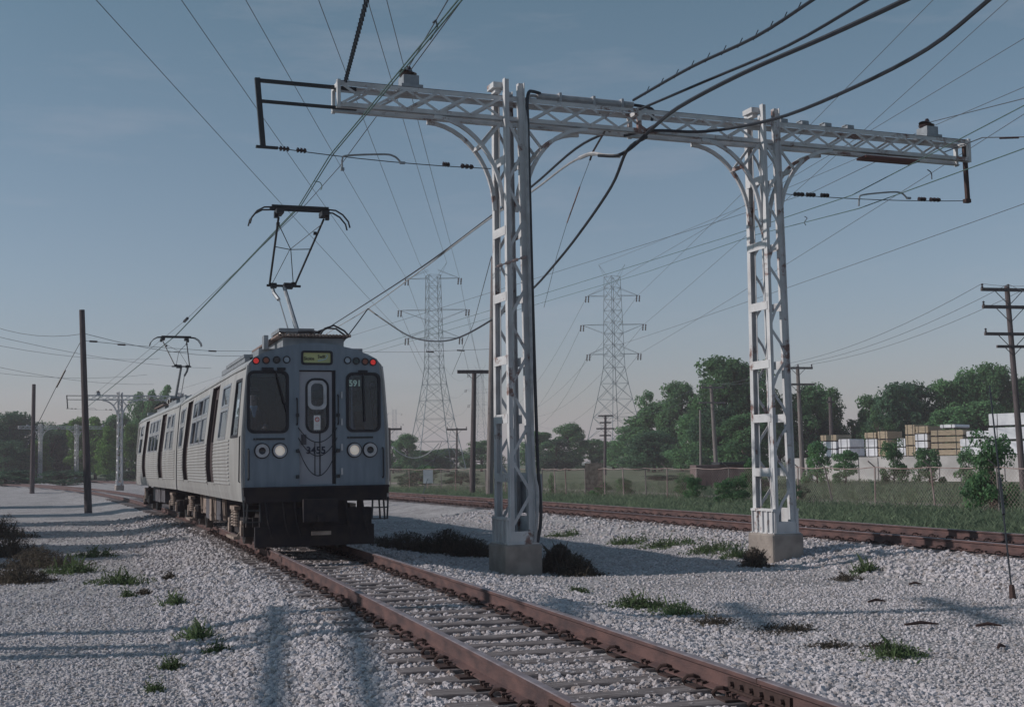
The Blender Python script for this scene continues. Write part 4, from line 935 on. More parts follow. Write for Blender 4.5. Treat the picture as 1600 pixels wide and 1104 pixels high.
# ------------------------------------------------------------------ catenary gantries
def build_gantry():
    """local frame: x across the tracks from the left column, y along the track, z up from rail level"""
    g = thing('catenary_gantry', '', 'gantry', w=False)
    BZ0, BZ1 = 7.74, 8.20; DY = 0.21; COL2 = 5.50
    for ci, cx in enumerate((0.0, COL2)):
        f = MB(); bw, bd = 0.36, 0.45
        pr = rrect(-bw, bw, -bd, bd, 0.05, 2); n = len(pr)
        vs = [(cx + x, y, -0.75) for x, y in pr] + [(cx + x, y, 0.04) for x, y in pr] + [(cx + x * 0.94, y * 0.95, 0.07) for x, y in pr]
        fs = [(i, (i + 1) % n, (i + 1) % n + n, i + n) for i in range(n)] + [(i + n, (i + 1) % n + n, (i + 1) % n + 2 * n, i + 2 * n) for i in range(n)] + [tuple(range(2 * n, 3 * n))]
        f.add(vs, fs); f.build('foundation', M['concrete'], g)
        # column: four angle chords, narrowing a little towards the top
        def corner(sx, sy, z):
            t = (z - 0.07) / 8.4; return V((cx + sx * (0.235 - 0.045 * t), sy * (0.355 - 0.06 * t), z))
        for sx in (-1, 1):
            for sy in (-1, 1):
                top = 8.50 if sx < 0 else 8.44
                c = MB(); p = corner(sx, sy, 0.07); q = corner(sx, sy, top)
                c.bar(p, q, 0.012, 0.115, up=(0, 1, 0)); c.bar(p + V((-sx * 0.045, sy * 0.0, 0)), q + V((-sx * 0.045, 0, 0)), 0.10, 0.012, up=(0, 1, 0))
                c.bar(p + V((-sx * 0.09, -sy * 0.05, 0)), q + V((-sx * 0.09, -sy * 0.05, 0)), 0.012, 0.11, up=(0, 1, 0))
                c.build('column_leg', M['whitepaint'], g)
        # base shoe
        b_ = MB()
        for sx in (-1, 1):
            b_.lohi((cx + sx * 0.235, -0.40, 0.07), (cx + sx * 0.262, 0.40, 0.55)); b_.lohi((cx + sx * 0.262, -0.40, 0.50), (cx + sx * 0.30, 0.40, 0.545))
            for k in range(5): b_.lohi((cx + sx * 0.262, -0.36 + k * 0.18 - 0.012, 0.07), (cx + sx * 0.30, -0.36 + k * 0.18 + 0.012, 0.5))
        b_.lohi((cx - 0.235, -0.39, 0.07), (cx + 0.235, -0.372, 0.30)); b_.lohi((cx - 0.235, 0.372, 0.07), (cx + 0.235, 0.39, 0.30)); b_.lohi((cx - 0.30, -0.42, 0.071), (cx + 0.30, 0.42, 0.09))
        b_.build('base_shoe', M['whitepaint'], g)
        # batten plates on the two faces along the track
        for sx in (-1, 1):
            for z in (1.25, 2.30, 3.35, 4.5, 5.7, 7.0):
                pl = MB(); p = corner(sx, -1, z); q = corner(sx, 1, z); pl.bar(p + V((sx * 0.01, 0, 0)), q + V((sx * 0.01, 0, 0)), 0.012, 0.16, up=(0, 0, 1)); pl.build('batten_plate', M['whitepaint'], g)
        # zigzag lacing on the faces across the track
        for sy in (-1, 1):
            zz = np.arange(0.35, 8.3, 0.62)
            for k in range(len(zz) - 1):
                s_ = 1 if k % 2 else -1; p = corner(s_ * 0.85, sy, float(zz[k])); q = corner(-s_ * 0.85, sy, float(zz[k + 1])); m_ = (p + q) / 2
                lb = MB(); bow = V((0.05 * s_, 0, 0)) if cx > 1 else V((0, 0, 0))
                lb.bar(p, p.lerp(q, 0.5) + bow, 0.055, 0.012, up=(0, 1, 0)); lb.bar(p.lerp(q, 0.5) + bow, q, 0.055, 0.012, up=(0, 1, 0)); lb.build('lacing_bar', M['whitepaint'], g)
    # beam: four chords and crossed lacing
    XL, XR = -3.30, 10.55
    for sy in (-1, 1):
        for z in (BZ0, BZ1):
            c = MB(); zz = z + (0.04 if z == BZ0 else -0.04)
            c.lohi((XL, sy * DY - 0.006, zz - 0.045), (XR, sy * DY + 0.006, zz + 0.045)); c.lohi((XL, sy * DY + sy * 0.006, z - 0.006 if z == BZ0 else z - 0.006), (XR, sy * (DY - 0.09), z + 0.006))
            c.build('beam_chord', M['whitepaint'], g)
        xa = XL + 0.08; step = 0.58; k = 0
        while xa + step < XR:
            if not any(abs(xa + step / 2 - cx) < 0.32 for cx in (0.0, COL2)):
                for (za, zb) in ((BZ0 + 0.06, BZ1 - 0.06), (BZ1 - 0.06, BZ0 + 0.06)):
                    if za > zb and sy > 0: continue
                    off_ = 0.012 if za < zb else 0.0
                    MB().bar((xa, sy * (DY + 0.010 + off_), za), (xa + step, sy * (DY + 0.010 + off_), zb), 0.010, 0.045, up=(0, 0, 1)).build('lattice_bar', M['whitepaint'], g)
            xa += step + 0.02; k += 1
    for (x, w_) in ((XL + 0.03, 0.06), (2.62, 0.08), (XR - 0.03, 0.06)):
        MB().lohi((x - w_ / 2, -DY - 0.03, BZ0 - 0.02), (x + w_ / 2, -DY + 0.05, BZ1 + 0.02)).lohi((x - w_ / 2, DY - 0.05, BZ0 - 0.02), (x + w_ / 2, DY + 0.03, BZ1 + 0.02)).lohi((x - w_ / 2, -DY + 0.05, BZ1 - 0.1), (x + w_ / 2, DY - 0.05, BZ1 - 0.02)).build('beam_stiffener', M['whitepaint'], g)
    # curved brackets, one pair on each side of each column
    for cx in (0.0, COL2):
        for sx in (-1, 1):
            for sy in (-1, 1):
                rx, rz = 1.30, 1.55; pts = []
                for i in range(13):
                    a = R_(90 * i / 12); pts.append(V((cx + sx * (0.22 + rx * (1 - math.cos(a))), sy * DY, BZ0 - 0.04 - rz * (1 - math.sin(a)))))
                br = MB()
                for i in range(12): br.bar(pts[i], pts[i + 1], 0.07, 0.055, up=(0, 1, 0))
                br.build('curved_bracket', M['whitepaint'], g)
            a = R_(45); pm_ = (cx + sx * (0.22 + 1.3 * (1 - math.cos(a))), BZ0 - 0.04 - 1.55 * (1 - math.sin(a)))
            bb = MB().bar((cx + sx * 0.2, -DY, BZ0 - 0.02), (pm_[0], -DY, pm_[1]), 0.05, 0.03, up=(0, 1, 0)).bar((cx + sx * 0.2, DY, BZ0 - 0.02), (pm_[0], DY, pm_[1]), 0.05, 0.03, up=(0, 1, 0)).bar((pm_[0], -DY - 0.04, pm_[1]), (pm_[0], DY + 0.04, pm_[1]), 0.06)
            bb.build('bracket_brace', M['whitepaint'], g)
    # hanging arms with insulated cross-span
    MB().bar((XL + 0.4, 0, 8.13), (-4.66, 0, 8.13), 0.055, 0.06).bar((XL + 0.4, 0, 7.77), (-4.66, 0, 7.77), 0.055, 0.05).bar((-4.66, 0, 8.17), (-4.56, 0, 6.98), 0.09, 0.07).bar((-4.68, 0, 6.97), (-4.3, 0, 6.97), 0.07, 0.04).build('left_hanging_arm', M['blacksteel'], g)
    MB().bar((XR + 0.03, 0, 8.16), (XR + 0.06, 0, 6.93), 0.08, 0.07).box((XR + 0.04, 0, 6.93), (0.14, 0.1, 0.08)).build('right_hanging_arm', M['darkrust'], g)
    def span(x0, x1, z0, z1, ix):
        MB().tube(sagged((x0, 0, z0), (x1, 0, z1), 0.05, 8), 0.009, 5).build('cross_span_wire', M['wire'], g)
        for (a, b) in ix: MB().disc_stack((a, 0, z0 + (z1 - z0) * (a - x0) / (x1 - x0)), (b, 0, z0 + (z1 - z0) * (b - x0) / (x1 - x0)), 0.05, 8, 3).build('span_insulator', M['insulator'], g)
    span(-4.3, -0.36, 6.97, 6.88, ((-4.28, -4.10), (-3.98, -3.8), (-1.3, -1.16), (-0.95, -0.7)))
    span(5.86, XR, 6.80, 6.93, ((6.2, 6.45), (6.5, 6.72), (6.85, 7.05), (9.3, 9.5), (9.6, 9.88)))
    MB().tube(catmull([(-3.16, 0, 6.68), (-3.16, 0, 6.86), (-3.06, 0, 6.93), (-2.4, 0, 7.0), (-2.22, 0, 6.98), (-2.14, 0, 6.93), (-2.08, 0, 6.86)], 4), 0.018, 6).box((-2.06, 0, 6.87), (0.1, 0.05, 0.04)).box((-3.16, 0, 6.68), (0.06, 0.06, 0.05)).build('steady_arm', M['greysteel'], g)
    MB().tube(catmull([(7.78, 0, 6.66), (7.80, 0, 6.82), (7.9, 0, 6.9), (8.6, 0, 7.0), (8.85, 0, 7.0), (8.95, 0, 6.95), (9.02, 0, 6.88)], 4), 0.018, 6).box((9.05, 0, 6.90), (0.1, 0.05, 0.04)).build('steady_arm', M['greysteel'], g)
    # messenger wire saddles on top of the beam
    for x, m_ in ((-1.92, 0), (9.62, 1)):
        q = MB()
        q.lohi((x - 0.20, -0.22, 8.206), (x + 0.20, 0.22, 8.26)).lohi((x - 0.15, -0.17, 8.26), (x + 0.14, 0.17, 8.44)); s_ = q.build('wire_saddle', M['greysteel'], g)
        MB().cyl((x - 0.02, 0, 8.44), (x - 0.02, 0, 8.50), 0.15, 0.17, 14).cyl((x - 0.02, 0, 8.50), (x, 0, 8.55), 0.17, 0.10, 14).cyl((x, 0, 8.55), (x, 0, 8.64), 0.07, 0.03, 10).build('saddle_insulator', M['insulator'], s_)
    for x in (5.9, 6.4, 6.95, 7.5): MB().box((x, -0.1, 8.24), (0.16, 0.22, 0.07)).box((x, -0.1, 8.285), (0.20, 0.14, 0.02)).build('beam_clamp', M['greysteel'], g)
    for cx in (0.0, COL2): MB().box((cx - 0.25, -0.05, 8.40), (0.24, 0.34, 0.10)).box((cx - 0.25, -0.05, 8.32), (0.12, 0.2, 0.08)).build('column_bracket', M['whitepaint'], g)
    return g
gan1 = build_gantry()
GH = R_(21.3); GP = V((0.0, 23.40, 0))
gan1.location = GP; gan1.rotation_euler.z = GH
gan1.scale.z = 1.008
gan1['label'] = 'large white lattice gantry on two columns standing right of the train'; gan1['group'] = 'catenary gantries'
def gl(x, y, z): return GP + V((x * math.cos(GH) - y * math.sin(GH), x * math.sin(GH) + y * math.cos(GH), z))
for (px, Yd, lab) in ((187, 117, 'white lattice gantry behind the left poles at the bend of the track'), (63, 196, 'farthest small white gantry at the left edge of the photo')):
    c = copy_tree(gan1); p = at(px, 700, Yd); c.location = (p.x, Yd, -0.05); c.rotation_euler.z = heading(Yd); c['label'] = lab
# extra fittings carried only by the near gantry
MB().lohi((7.75, -0.34, 7.60), (9.1, -0.02, 7.648)).build('rusty_plate', M['redplate'], gan1)
MB().lohi((0.30, 0.02, 0.62), (0.56, 0.42, 1.30)).lohi((0.27, 0.0, 0.60), (0.30, 0.44, 1.32)).build('equipment_box', M['greysteel'], gan1)
MB().cyl((0.55, -0.1, 8.30), (2.55, -0.1, 8.30), 0.055, n=10).box((1.0, -0.1, 8.3), (0.05, 0.14, 0.16)).box((1.7, -0.1, 8.3), (0.05, 0.14, 0.16)).box((2.3, -0.1, 8.3), (0.05, 0.14, 0.16)).build('conduit', M['pipe'], gan1)
MB().tube(catmull([(0.60, -0.12, 8.34), (0.42, -0.2, 8.34), (0.30, -0.3, 8.28), (0.24, -0.36, 8.05), (0.235, -0.39, 7.5), (0.26, -0.42, 4.0), (0.29, -0.44, 1.6), (0.33, -0.42, 1.0), (0.34, -0.42, 0.5), (0.27, -0.42, 0.1)], 5), 0.032, 8).build('downlead_cable', M['cable'], gan1)
MB().tube(catmull([(0.60, -0.05, 8.30), (0.38, -0.15, 8.26), (0.27, -0.3, 8.1), (0.20, -0.40, 7.4), (0.20, -0.44, 4.0), (0.20, -0.46, 1.6), (0.27, -0.46, 1.0), (0.25, -0.45, 0.5), (0.22, -0.42, 0.1)], 5), 0.032, 8).build('downlead_pipe', M['pipe'], gan1)
MB().tube(catmull([(2.5, -0.1, 8.30), (2.75, -0.12, 8.28), (2.95, -0.15, 8.22), (2.9, -0.2, 8.0)], 5), 0.03, 6).build('cable_tail', M['cable'], gan1)
MB().disc_stack((0.16, -0.42, 5.22), (-0.45, -0.42, 5.0), 0.035, 6, 4).build('guy_clamp', M['fence'], gan1)

# ------------------------------------------------------------------ wires and cables
def wire(name, label, cat, pts, r, m, group=None, smooth_k=0):
    pts = [V(p) for p in pts]; base = pts[0].copy()
    if smooth_k: pts = catmull(pts, smooth_k)
    pts = [p - base for p in pts]; o = MB().tube(pts, r, 6).build(name, m); o.location = base
    return tag(o, label, cat, group)
def ext(a, b, t): return V(a) + (V(b) - V(a)) * t
# left track: contact wire (double) and messenger
HEADZ = 6.545
def on_car(car, lx, ly, z):
    h = car.rotation_euler.z; return V(car.location) + V((lx * math.cos(h) - ly * math.sin(h), lx * math.sin(h) + ly * math.cos(h), z))
h1 = on_car(car1, 0.02, 1.95, HEADZ + 0.012); h2 = on_car(car2, 0.05, 1.95, HEADZ + 0.012)
ga_ = at(515, 243, 22.3); top_ = at(716, 0, 14.6)
far_g = V(bpy.data.objects['catenary_gantry.001'].location) + V((-3.2, -1.1, 6.75))
for k, dx in enumerate((0.0, 0.07)):
    off = V((dx, 0, 0.0 if k == 0 else 0.03))
    wire('contact_wire', ('left' if k == 0 else 'right') + ' one of two green contact wires over the near track', 'wire',
         [ext(ga_, top_, 4.5) + off, top_ + off, ga_ + off, h1 + off * 0.8, h2 + off * 0.6, h2.lerp(far_g, 0.5) + off, far_g + off], 0.011, M['copper'], 'near track overhead wires')
sad = gl(-1.92, 0, 8.60)
wire('messenger_wire', 'messenger wire passing over the left saddle insulator of the big gantry', 'wire', [ext(sad, at(722, 0, 17.5), 6), at(722, 0, 17.5), sad, at(608, 155, 25.2), at(530, 261, 31.5), at(479, 318, 36), at(290, 500, 62), far_g + V((1.2, 0, 1.6))], 0.010, M['wire'], 'near track overhead wires')
wire('messenger_wire', 'second messenger wire ending beside the left saddle insulator', 'wire', [ext(sad, at(700, 0, 17.0), 6), at(700, 0, 17.0), sad + V((-0.05, 0, 0.02))], 0.010, M['wire'], 'near track overhead wires')
wire('wire_hanger', 'short dropper clip between the wires near the top of the frame', 'dropper', [at(676, 36, 16.2), at(681, 32, 16.2), at(684, 44, 17.2), at(672, 62, 17.2)], 0.012, M['wire'])
wire('splice_clamp', 'small dark splice clamp on the contact wire beyond the pantograph', 'clamp', [at(293, 497, 60), at(288, 502, 60.6)], 0.07, M['blacksteel'])
for (x, y, Yd) in ((492, 285, 26), ):
    wire('wire_hanger', 'thin hooked dropper between contact and messenger wire above the pantograph', 'dropper', catmull([at(490, 283, 27), at(500, 285, 27), at(503, 292, 27), at(501, 297, 27)], 4), 0.010, M['copper'])
# right track wires
rs = gl(9.62, 0, 8.62); rc = gl(7.78, 0, 6.66); rm_ = gl(7.62, 0, 6.93)
f2 = V((centre(117, OFF2).x, 117, 6.8))
wire('messenger_wire', 'messenger wire over the right saddle insulator of the big gantry', 'wire', [ext(rs, at(1600, 154, 22.5), 9), at(1600, 154, 22.5), rs, at(1420, 228, 30), at(1270, 300, 44), V((f2.x, 117, 8.6))], 0.009, M['wire'], 'far track overhead wires')
wire('contact_wire', 'contact wire of the far track held by the right steady arm', 'wire', [ext(rc, at(1600, 232, 21.5), 8), at(1600, 232, 21.5), rc, at(1180, 367, 42), at(1010, 425, 62), f2], 0.010, M['copper'], 'far track overhead wires')
wire('contact_wire', 'second contact wire leaving the far gantry end towards the right edge', 'wire', [ext(rm_, at(1600, 165, 22), 8), at(1600, 165, 22), rm_, at(1130, 372, 46), f2 + V((0.5, 0, 0.4))], 0.010, M['copper'], 'far track overhead wires')
q0 = gl(10.0, 0, 8.0)
wire('guy_wire', 'short pull-off wire with insulator right of the gantry end', 'wire', [q0, at(1535, 215, 26.4), at(1600, 214, 25.6), ext(at(1535, 215, 26.4), at(1600, 214, 25.6), 3)], 0.012, M['wire'])
wire('strain_insulator', 'dark strain insulator on the pull-off wire right of the gantry', 'insulator', [at(1562, 216, 26.0), at(1592, 215, 25.7)], 0.022, M['insulator'])
for (a, b, n_) in (((1400, 277), (1420, 270), 0), ((1540, 220), (1548, 218), 1)):
    pass
wire('wire_hanger', 'S shaped dropper between far track wires right of the second column', 'dropper', catmull([at(1257, 338, 36), at(1261, 341, 36), at(1257, 347, 36), at(1259, 352, 36)], 4), 0.012, M['wire'])
wire('wire_hanger', 'curved dropper below the right end of the gantry beam', 'dropper', catmull([at(1449, 265, 27), at(1455, 270, 27), at(1456, 280, 27)], 4), 0.012, M['wire'])
# heavy cables arriving at the gantry beam from the upper right
ct = gl(2.5, -0.2, 8.30); cb_ = gl(2.7, -0.4, 7.5)
def onward(pts, L1=14, L2=34):      # carry a cable on towards the next gantry behind the camera
    d = (V(pts[-1]) - V(pts[-2])).normalized(); d.z = 0
    step = (V(pts[-1]) - V(pts[-2])).length; p0 = V(pts[-1]); dz = (V(pts[-1]) - V(pts[-2])).z; out = list(pts); k = 1
    while k * step < L2 and k < 30: out.append(p0 + d * (k * step) + V((0, 0, dz * (1 - 0.5 ** k) + 0.0006 * (k * step) ** 2))); k += 1
    return out
ca = onward([ct + V((0, -0.1, 0.1)), atz(1080, 105, 8.15), atz(1180, 58, 8.0), atz(1270, 0, 7.95)])
wire('feeder_cable', 'topmost black cable wound with spiral ties running to the upper right', 'cable', ca, 0.026, M['cable'], 'heavy feeder cables', 4)
cp_ = catmull(ca[:4], 12)
sp_mb = MB(); base = cp_[0].copy()
for i in range(3, len(cp_) - 1, 3):
    p = cp_[i] - base; sp_mb.bar(p + V((-0.03, 0, -0.05)), p + V((0.05, 0, 0.11)), 0.014)
o = sp_mb.build('cable_tie', M['cable'], bpy.data.objects['feeder_cable']); o.location = (0, 0, 0)
wire('feeder_cable', 'second black cable from the top, thin, ending at the beam centre', 'cable', onward([gl(2.62, -0.2, 8.25), atz(1100, 128, 8.0), atz(1230, 72, 7.85), atz(1355, 0, 7.8)]), 0.024, M['cable'], 'heavy feeder cables', 4)
wire('feeder_cable', 'thickest black cable curving below the beam between the two columns', 'cable', onward([at(935, 243, 24.6), at(965, 243, 24.3), at(990, 228, 24.0), at(1020, 200, 23.6), atz(1060, 168, 7.5), atz(1160, 115, 7.35), atz(1290, 58, 7.25), atz(1415, 0, 7.2)]), 0.034, M['cable'], 'heavy feeder cables', 4)
wire('feeder_cable', 'long black cable sagging across the second column top to the upper right', 'cable', onward([at(975, 212, 24.4), at(1020, 204, 24.2), at(1090, 206, 24.2), at(1150, 199, 24.0), atz(1230, 180, 7.55), atz(1340, 134, 7.3), atz(1450, 76, 7.1), atz(1545, 0, 7.0)]), 0.030, M['cable'], 'heavy feeder cables', 4)
wire('feeder_cable', 'black cable drooping from the beam centre down behind the left column', 'cable', [gl(2.72, -0.3, 7.7), at(980, 235, 25), at(955, 292, 27), at(905, 365, 31), at(865, 415, 35), at(828, 455, 39), at(780, 492, 44), at(720, 526, 51), at(680, 533, 55), at(640, 525, 58), at(600, 500, 61), at(575, 482, 62)], 0.034, M['cable'], 'heavy feeder cables', 5)
wire('feeder_cable', 'short black cable rising from the train roof line to the feeder junction', 'cable', [at(575, 482, 62), at(556, 508, 60), at(536, 534, 58)], 0.03, M['cable'], 'heavy feeder cables', 5)
wire('feeder_cable', 'upper of two parallel feeders sloping down behind the pantograph', 'cable', [gl(2.2, 0.1, 7.9), at(900, 232, 25.5), at(830, 292, 29), at(768, 337, 34), at(640, 430, 48), at(500, 520, 80), at(470, 540, 90)], 0.026, M['cable'], 'heavy feeder cables', 5)
wire('feeder_cable', 'lower of two parallel feeders sloping down behind the pantograph', 'cable', [at(968, 244, 24.4), at(905, 247, 25.5), at(830, 300, 29), at(760, 345, 34), at(650, 428, 48), at(575, 482, 62), at(525, 512, 72), at(500, 528, 80)], 0.022, M['pipe'], 'heavy feeder cables', 5)
wire('cable_splice', 'pale grey cable splice sleeve hanging below the beam centre', 'splice', [at(905, 247, 25.4), at(925, 240, 25.0), at(945, 243, 24.7), at(968, 244, 24.4)], 0.04, M['pipe'], None, 5)
wire('strain_insulator', 'chain of dark insulator rods hanging below the beam centre', 'insulator', [gl(2.0, 0.0, 7.85), at(926, 238, 25), at(922, 250, 25.2)], 0.022, M['insulator'])
wire('strain_insulator', 'small dark insulator rod far below the beam between the columns', 'insulator', [at(906, 292, 28), at(898, 315, 28.6), at(886, 348, 29.5)], 0.016, M['fence'])
wire('guy_wire', 'thin guy wire below the dangling insulator rods', 'wire', [at(922, 250, 25.2), at(906, 292, 28), at(886, 348, 29.5), at(870, 400, 31), at(850, 480, 34)], 0.006, M['wire'], None)
# anchor chain from the beam's left end up and out of the frame
ac0 = gl(-3.15, -0.2, 8.25); a_top = at(573, 0, 16); chain = [ac0, ac0.lerp(a_top, 0.5), a_top, ext(ac0, a_top, 2.2)]
wire('anchor_cable', 'twisted black cable rising from the left end of the gantry beam', 'cable', chain, 0.012, M['cable'])
tw = MB()
for i in range(90):
    p = ext(ac0, a_top, i / 45) - ac0; s_ = 0.02 if i % 2 else -0.02; tw.box(p + V((s_, 0, 0)), (0.022, 0.022, 0.07))
o = tw.build('cable_spiral', M['cable'], bpy.data.objects['anchor_cable']); o.location = (0, 0, 0)
# guy rod at the right edge
gr0 = atz(1583, 937, -0.42); gtop = at(1560, 728, gr0.y + 1.5)
gy = thing('guy_rod', 'thin dark guy rod with a rusty sleeve planted in the gravel at right', 'guy wire', gr0, w=True)
MB().tube([gr0 + V((0, 0, -0.1)), gtop, ext(gr0, gtop, 1.7)], 0.012, 6).build('rod', M['blacksteel'], gy)
MB().tube([gr0 + V((0, 0, -0.05)), ext(gr0, gtop, 0.10)], [0.05, 0.035], 8).build('sleeve', M['darkrust'], gy)
MB().tube([ext(gr0, gtop, 0.62), ext(gr0, gtop, 0.9)], 0.022, 6).build('guard', M['blacksteel'], gy)

# ------------------------------------------------------------------ wooden poles
def pole(px_b, py_b, Yd, px_t, py_t, rb, rt, label, m='woodpole', arms=(), extra=None, name='utility_pole', zb=None):
    b_ = at(px_b, py_b, Yd); b_.z = gz(b_.x, b_.y) - 0.02; t_ = at(px_t, py_t, Yd)
    g = thing(name, label, 'pole', b_, w=True)
    rb *= 0.9; rt *= 0.9
    MB().tube([b_, b_.lerp(t_, 0.5), t_], [rb, (rb + rt) / 2, rt], 12).build('shaft', M[m], g)
    tips = []
    for (f_, hl, hr, th, ins) in arms:      # fraction down from the top in metres, half lengths, thickness, insulators
        c = t_ + (b_ - t_).normalized() * f_ + V((0, -rt - th / 2, 0)); dr = V((0.97, 0.24, 0))
        am_ = MB().bar(c - dr * hl, c + dr * hr, th, th * 1.3).build('crossarm', M[m], g)
        n = ins
        for i in range(n):
            u = -hl + 0.06 + (hl + hr - 0.12) * i / max(1, n - 1); p = c + dr * u
            MB().disc_stack(p + V((0, 0, th * 0.6)), p + V((0, 0, th * 0.6 + 0.22)), 0.07, 8, 2).build('pin_insulator', M['insulator'], am_).location = (0, 0, 0)
            tips.append(p + V((0, 0, th * 0.6 + 0.22)))
        if hl > 0.7:
            MB().bar(c - dr * hl * 0.55, c + V((0, 0, -hl * 0.5)), 0.03).bar(c + dr * min(hr, hl) * 0.55, c + V((0, 0, -hl * 0.5)), 0.03).build('arm_brace', M['blacksteel'], g)
    return g, b_, t_, tips
pole(138, 800, 57, 128, 484, 0.19, 0.135, 'tall plain dark pole at the left in front of the curve')
pole(50, 770, 105, 53, 600, 0.22, 0.16, 'shorter dark pole near the left edge of the photo')
pA = pole(738, 772, 79, 741, 578, 0.20, 0.15, 'brown pole with a single T crossarm left of the big column', arms=((0.12, 1.05, 1.05, 0.16, 0),))
pB = pole(765, 775, 74, 771, 402, 0.24, 0.15, 'tall grey pole partly hidden behind the left lattice column', m='palepole')
R1 = pole(1600, 775, 66, 1573, 446, 0.19, 0.14, 'tall dark pole with four crossarms at the right edge', arms=((0.25, 1.6, 1.6, 0.13, 3), (1.15, 1.6, 1.6, 0.13, 2), (2.55, 1.6, 1.6, 0.12, 3), (3.2, 0.95, 0.95, 0.11, 0)))
R2 = pole(1254, 735, 98, 1246, 572, 0.22, 0.15, 'pale pole with two crossarms just right of the second column', m='palepole', arms=((0.15, 1.2, 1.2, 0.13, 3), (1.4, 1.3, 1.3, 0.12, 0)))
R3 = pole(1120, 740, 118, 1111, 602, 0.24, 0.16, 'leaning grey pole against trees left of the second column', m='palepole', arms=((0.2, 1.0, 1.2, 0.14, 2), (1.6, 1.3, 1.3, 0.12, 0)))
R4 = pole(1299, 690, 128, 1297, 620, 0.25, 0.2, 'reddish pole behind the leftmost lumber stack', arms=((0.5, 0.4, 0.4, 0.12, 0),))
L5 = pole(607, 745, 130, 608, 668, 0.26, 0.18, 'distant dark pole with crossarm just right of the train', arms=((0.15, 1.3, 1.3, 0.16, 2),))
L6 = pole(713, 742, 150, 714, 668, 0.15, 0.1, 'faint distant pole with crossarm beside the left pylon leg', arms=((0.2, 1.2, 1.2, 0.15, 2),))
L7 = pole(945, 740, 150, 946, 648, 0.22, 0.15, 'distant pole with four short crossarms inside the right pylon', arms=((0.1, 0.9, 0.9, 0.12, 0), (0.9, 0.7, 0.7, 0.12, 0), (1.6, 1.1, 1.1, 0.12, 0), (2.4, 0.7, 0.7, 0.12, 0)))
L8 = pole(1095, 735, 135, 1094, 640, 0.16, 0.12, 'thin pale pole in front of the tall tree mass', m='palepole')
def wires_between(ta, tb, label, group, r=0.012, sag=0.8):
    for i, (a, b_) in enumerate(zip(ta, tb)):
        wire('utility_line', ('left', 'middle', 'right')[i] + ' of the ' + label, 'wire', sagged(a, b_, sag, 10), r, M['wire'], group)
far_r = [V((62, -2, 15.6 - 0.9 * (i > 2))) + V((0.9 * (i % 3), 0, 0)) for i in range(6)]
wires_between(R1[3][:3], R2[3][:3], 'thin lines between the crossarms of the two right poles', 'lines between the right poles', 0.012, 0.6)
wires_between(R2[3][:2], R3[3][:2], 'thin lines from the pale pole into the trees', 'lines between the distant poles', 0.012, 0.5)
wires_between(R3[3][:2], L7[3][:0] + [L7[2], L7[2] + V((0, 0, -0.8))], 'thin lines crossing the trees to the right pylon', 'lines across the trees', 0.012, 0.7)
wires_between([at(1700, 430, 60), at(1700, 470, 60), at(1700, 520, 60)], R1[3][:3], 'thin lines leaving the right edge pole out of frame', 'lines beyond the right edge', 0.012, 0.3)
# faint lines on the left
for hi_, (a, b_) in enumerate(((at(-60, 488, 60), at(132, 521, 57)), (at(132, 521, 57), at(430, 552, 80)), (at(-60, 512, 70), at(330, 575, 110)), (at(-60, 528, 75), at(250, 560, 110)), (at(-60, 560, 80), at(240, 600, 117)), (at(-60, 575, 90), at(230, 585, 117)))):
    wire('utility_line', ('uppermost faint line from the left edge to the tall pole', 'uppermost faint line right of the tall plain pole', 'second faint line down at the left edge', 'third faint line down at the left edge', 'lowest faint line at the left edge', 'faint line just above the lowest at the left edge')[hi_], 'wire', sagged(a, b_, 0.5, 8), 0.012, M['wire'], 'faint lines at the left')
wire('guy_wire', 'slanting guy wire with a dark insulator left of the tall plain pole', 'wire', [at(128, 530, 57), at(95, 590, 57), at(60, 660, 60), at(40, 700, 62)], 0.014, M['wire'])
wire('strain_insulator', 'dark insulator rod on the slanting guy wire at the left', 'insulator', [at(102, 578, 57), at(88, 605, 57)], 0.04, M['insulator'])
wire('guy_wire', 'span wire with small insulators between the left pole and train roof line', 'wire', [at(132, 532, 57), at(200, 539, 62), at(330, 548, 70), at(460, 549, 80), at(640, 550, 76), at(770, 545, 74)], 0.012, M['wire'])
for hi_, (x, y, Yd) in enumerate(((146, 533, 57), (190, 538, 61), (332, 548, 70), (672, 549, 75), (720, 547, 75))):
    wire('strain_insulator', ORD[hi_] + ' small dark insulator on the span wire behind the train', 'insulator', [at(x - 6, y, Yd), at(x + 6, y + 0.6, Yd)], 0.045, M['insulator'], 'insulators on the span wire')
wire('guy_wire', 'white sagging cable at the foot of the left pylon', 'wire', sagged(at(612, 696, 128), at(686, 692, 128), 1.35, 12), 0.06, M['pipe'])
wire('guy_wire', 'dark guy wire slanting to the fence sign left of the T pole', 'wire', [at(690, 690, 96), at(668, 748, 92), at(652, 800, 60)], 0.02, M['blacksteel'])
wire('guy_wire', 'thin line rising from the T crossarm towards the left column', 'wire', [at(706, 585, 79), at(740, 505, 60), at(768, 400, 36), gl(-0.45, -0.42, 5.0)], 0.012, M['wire'])

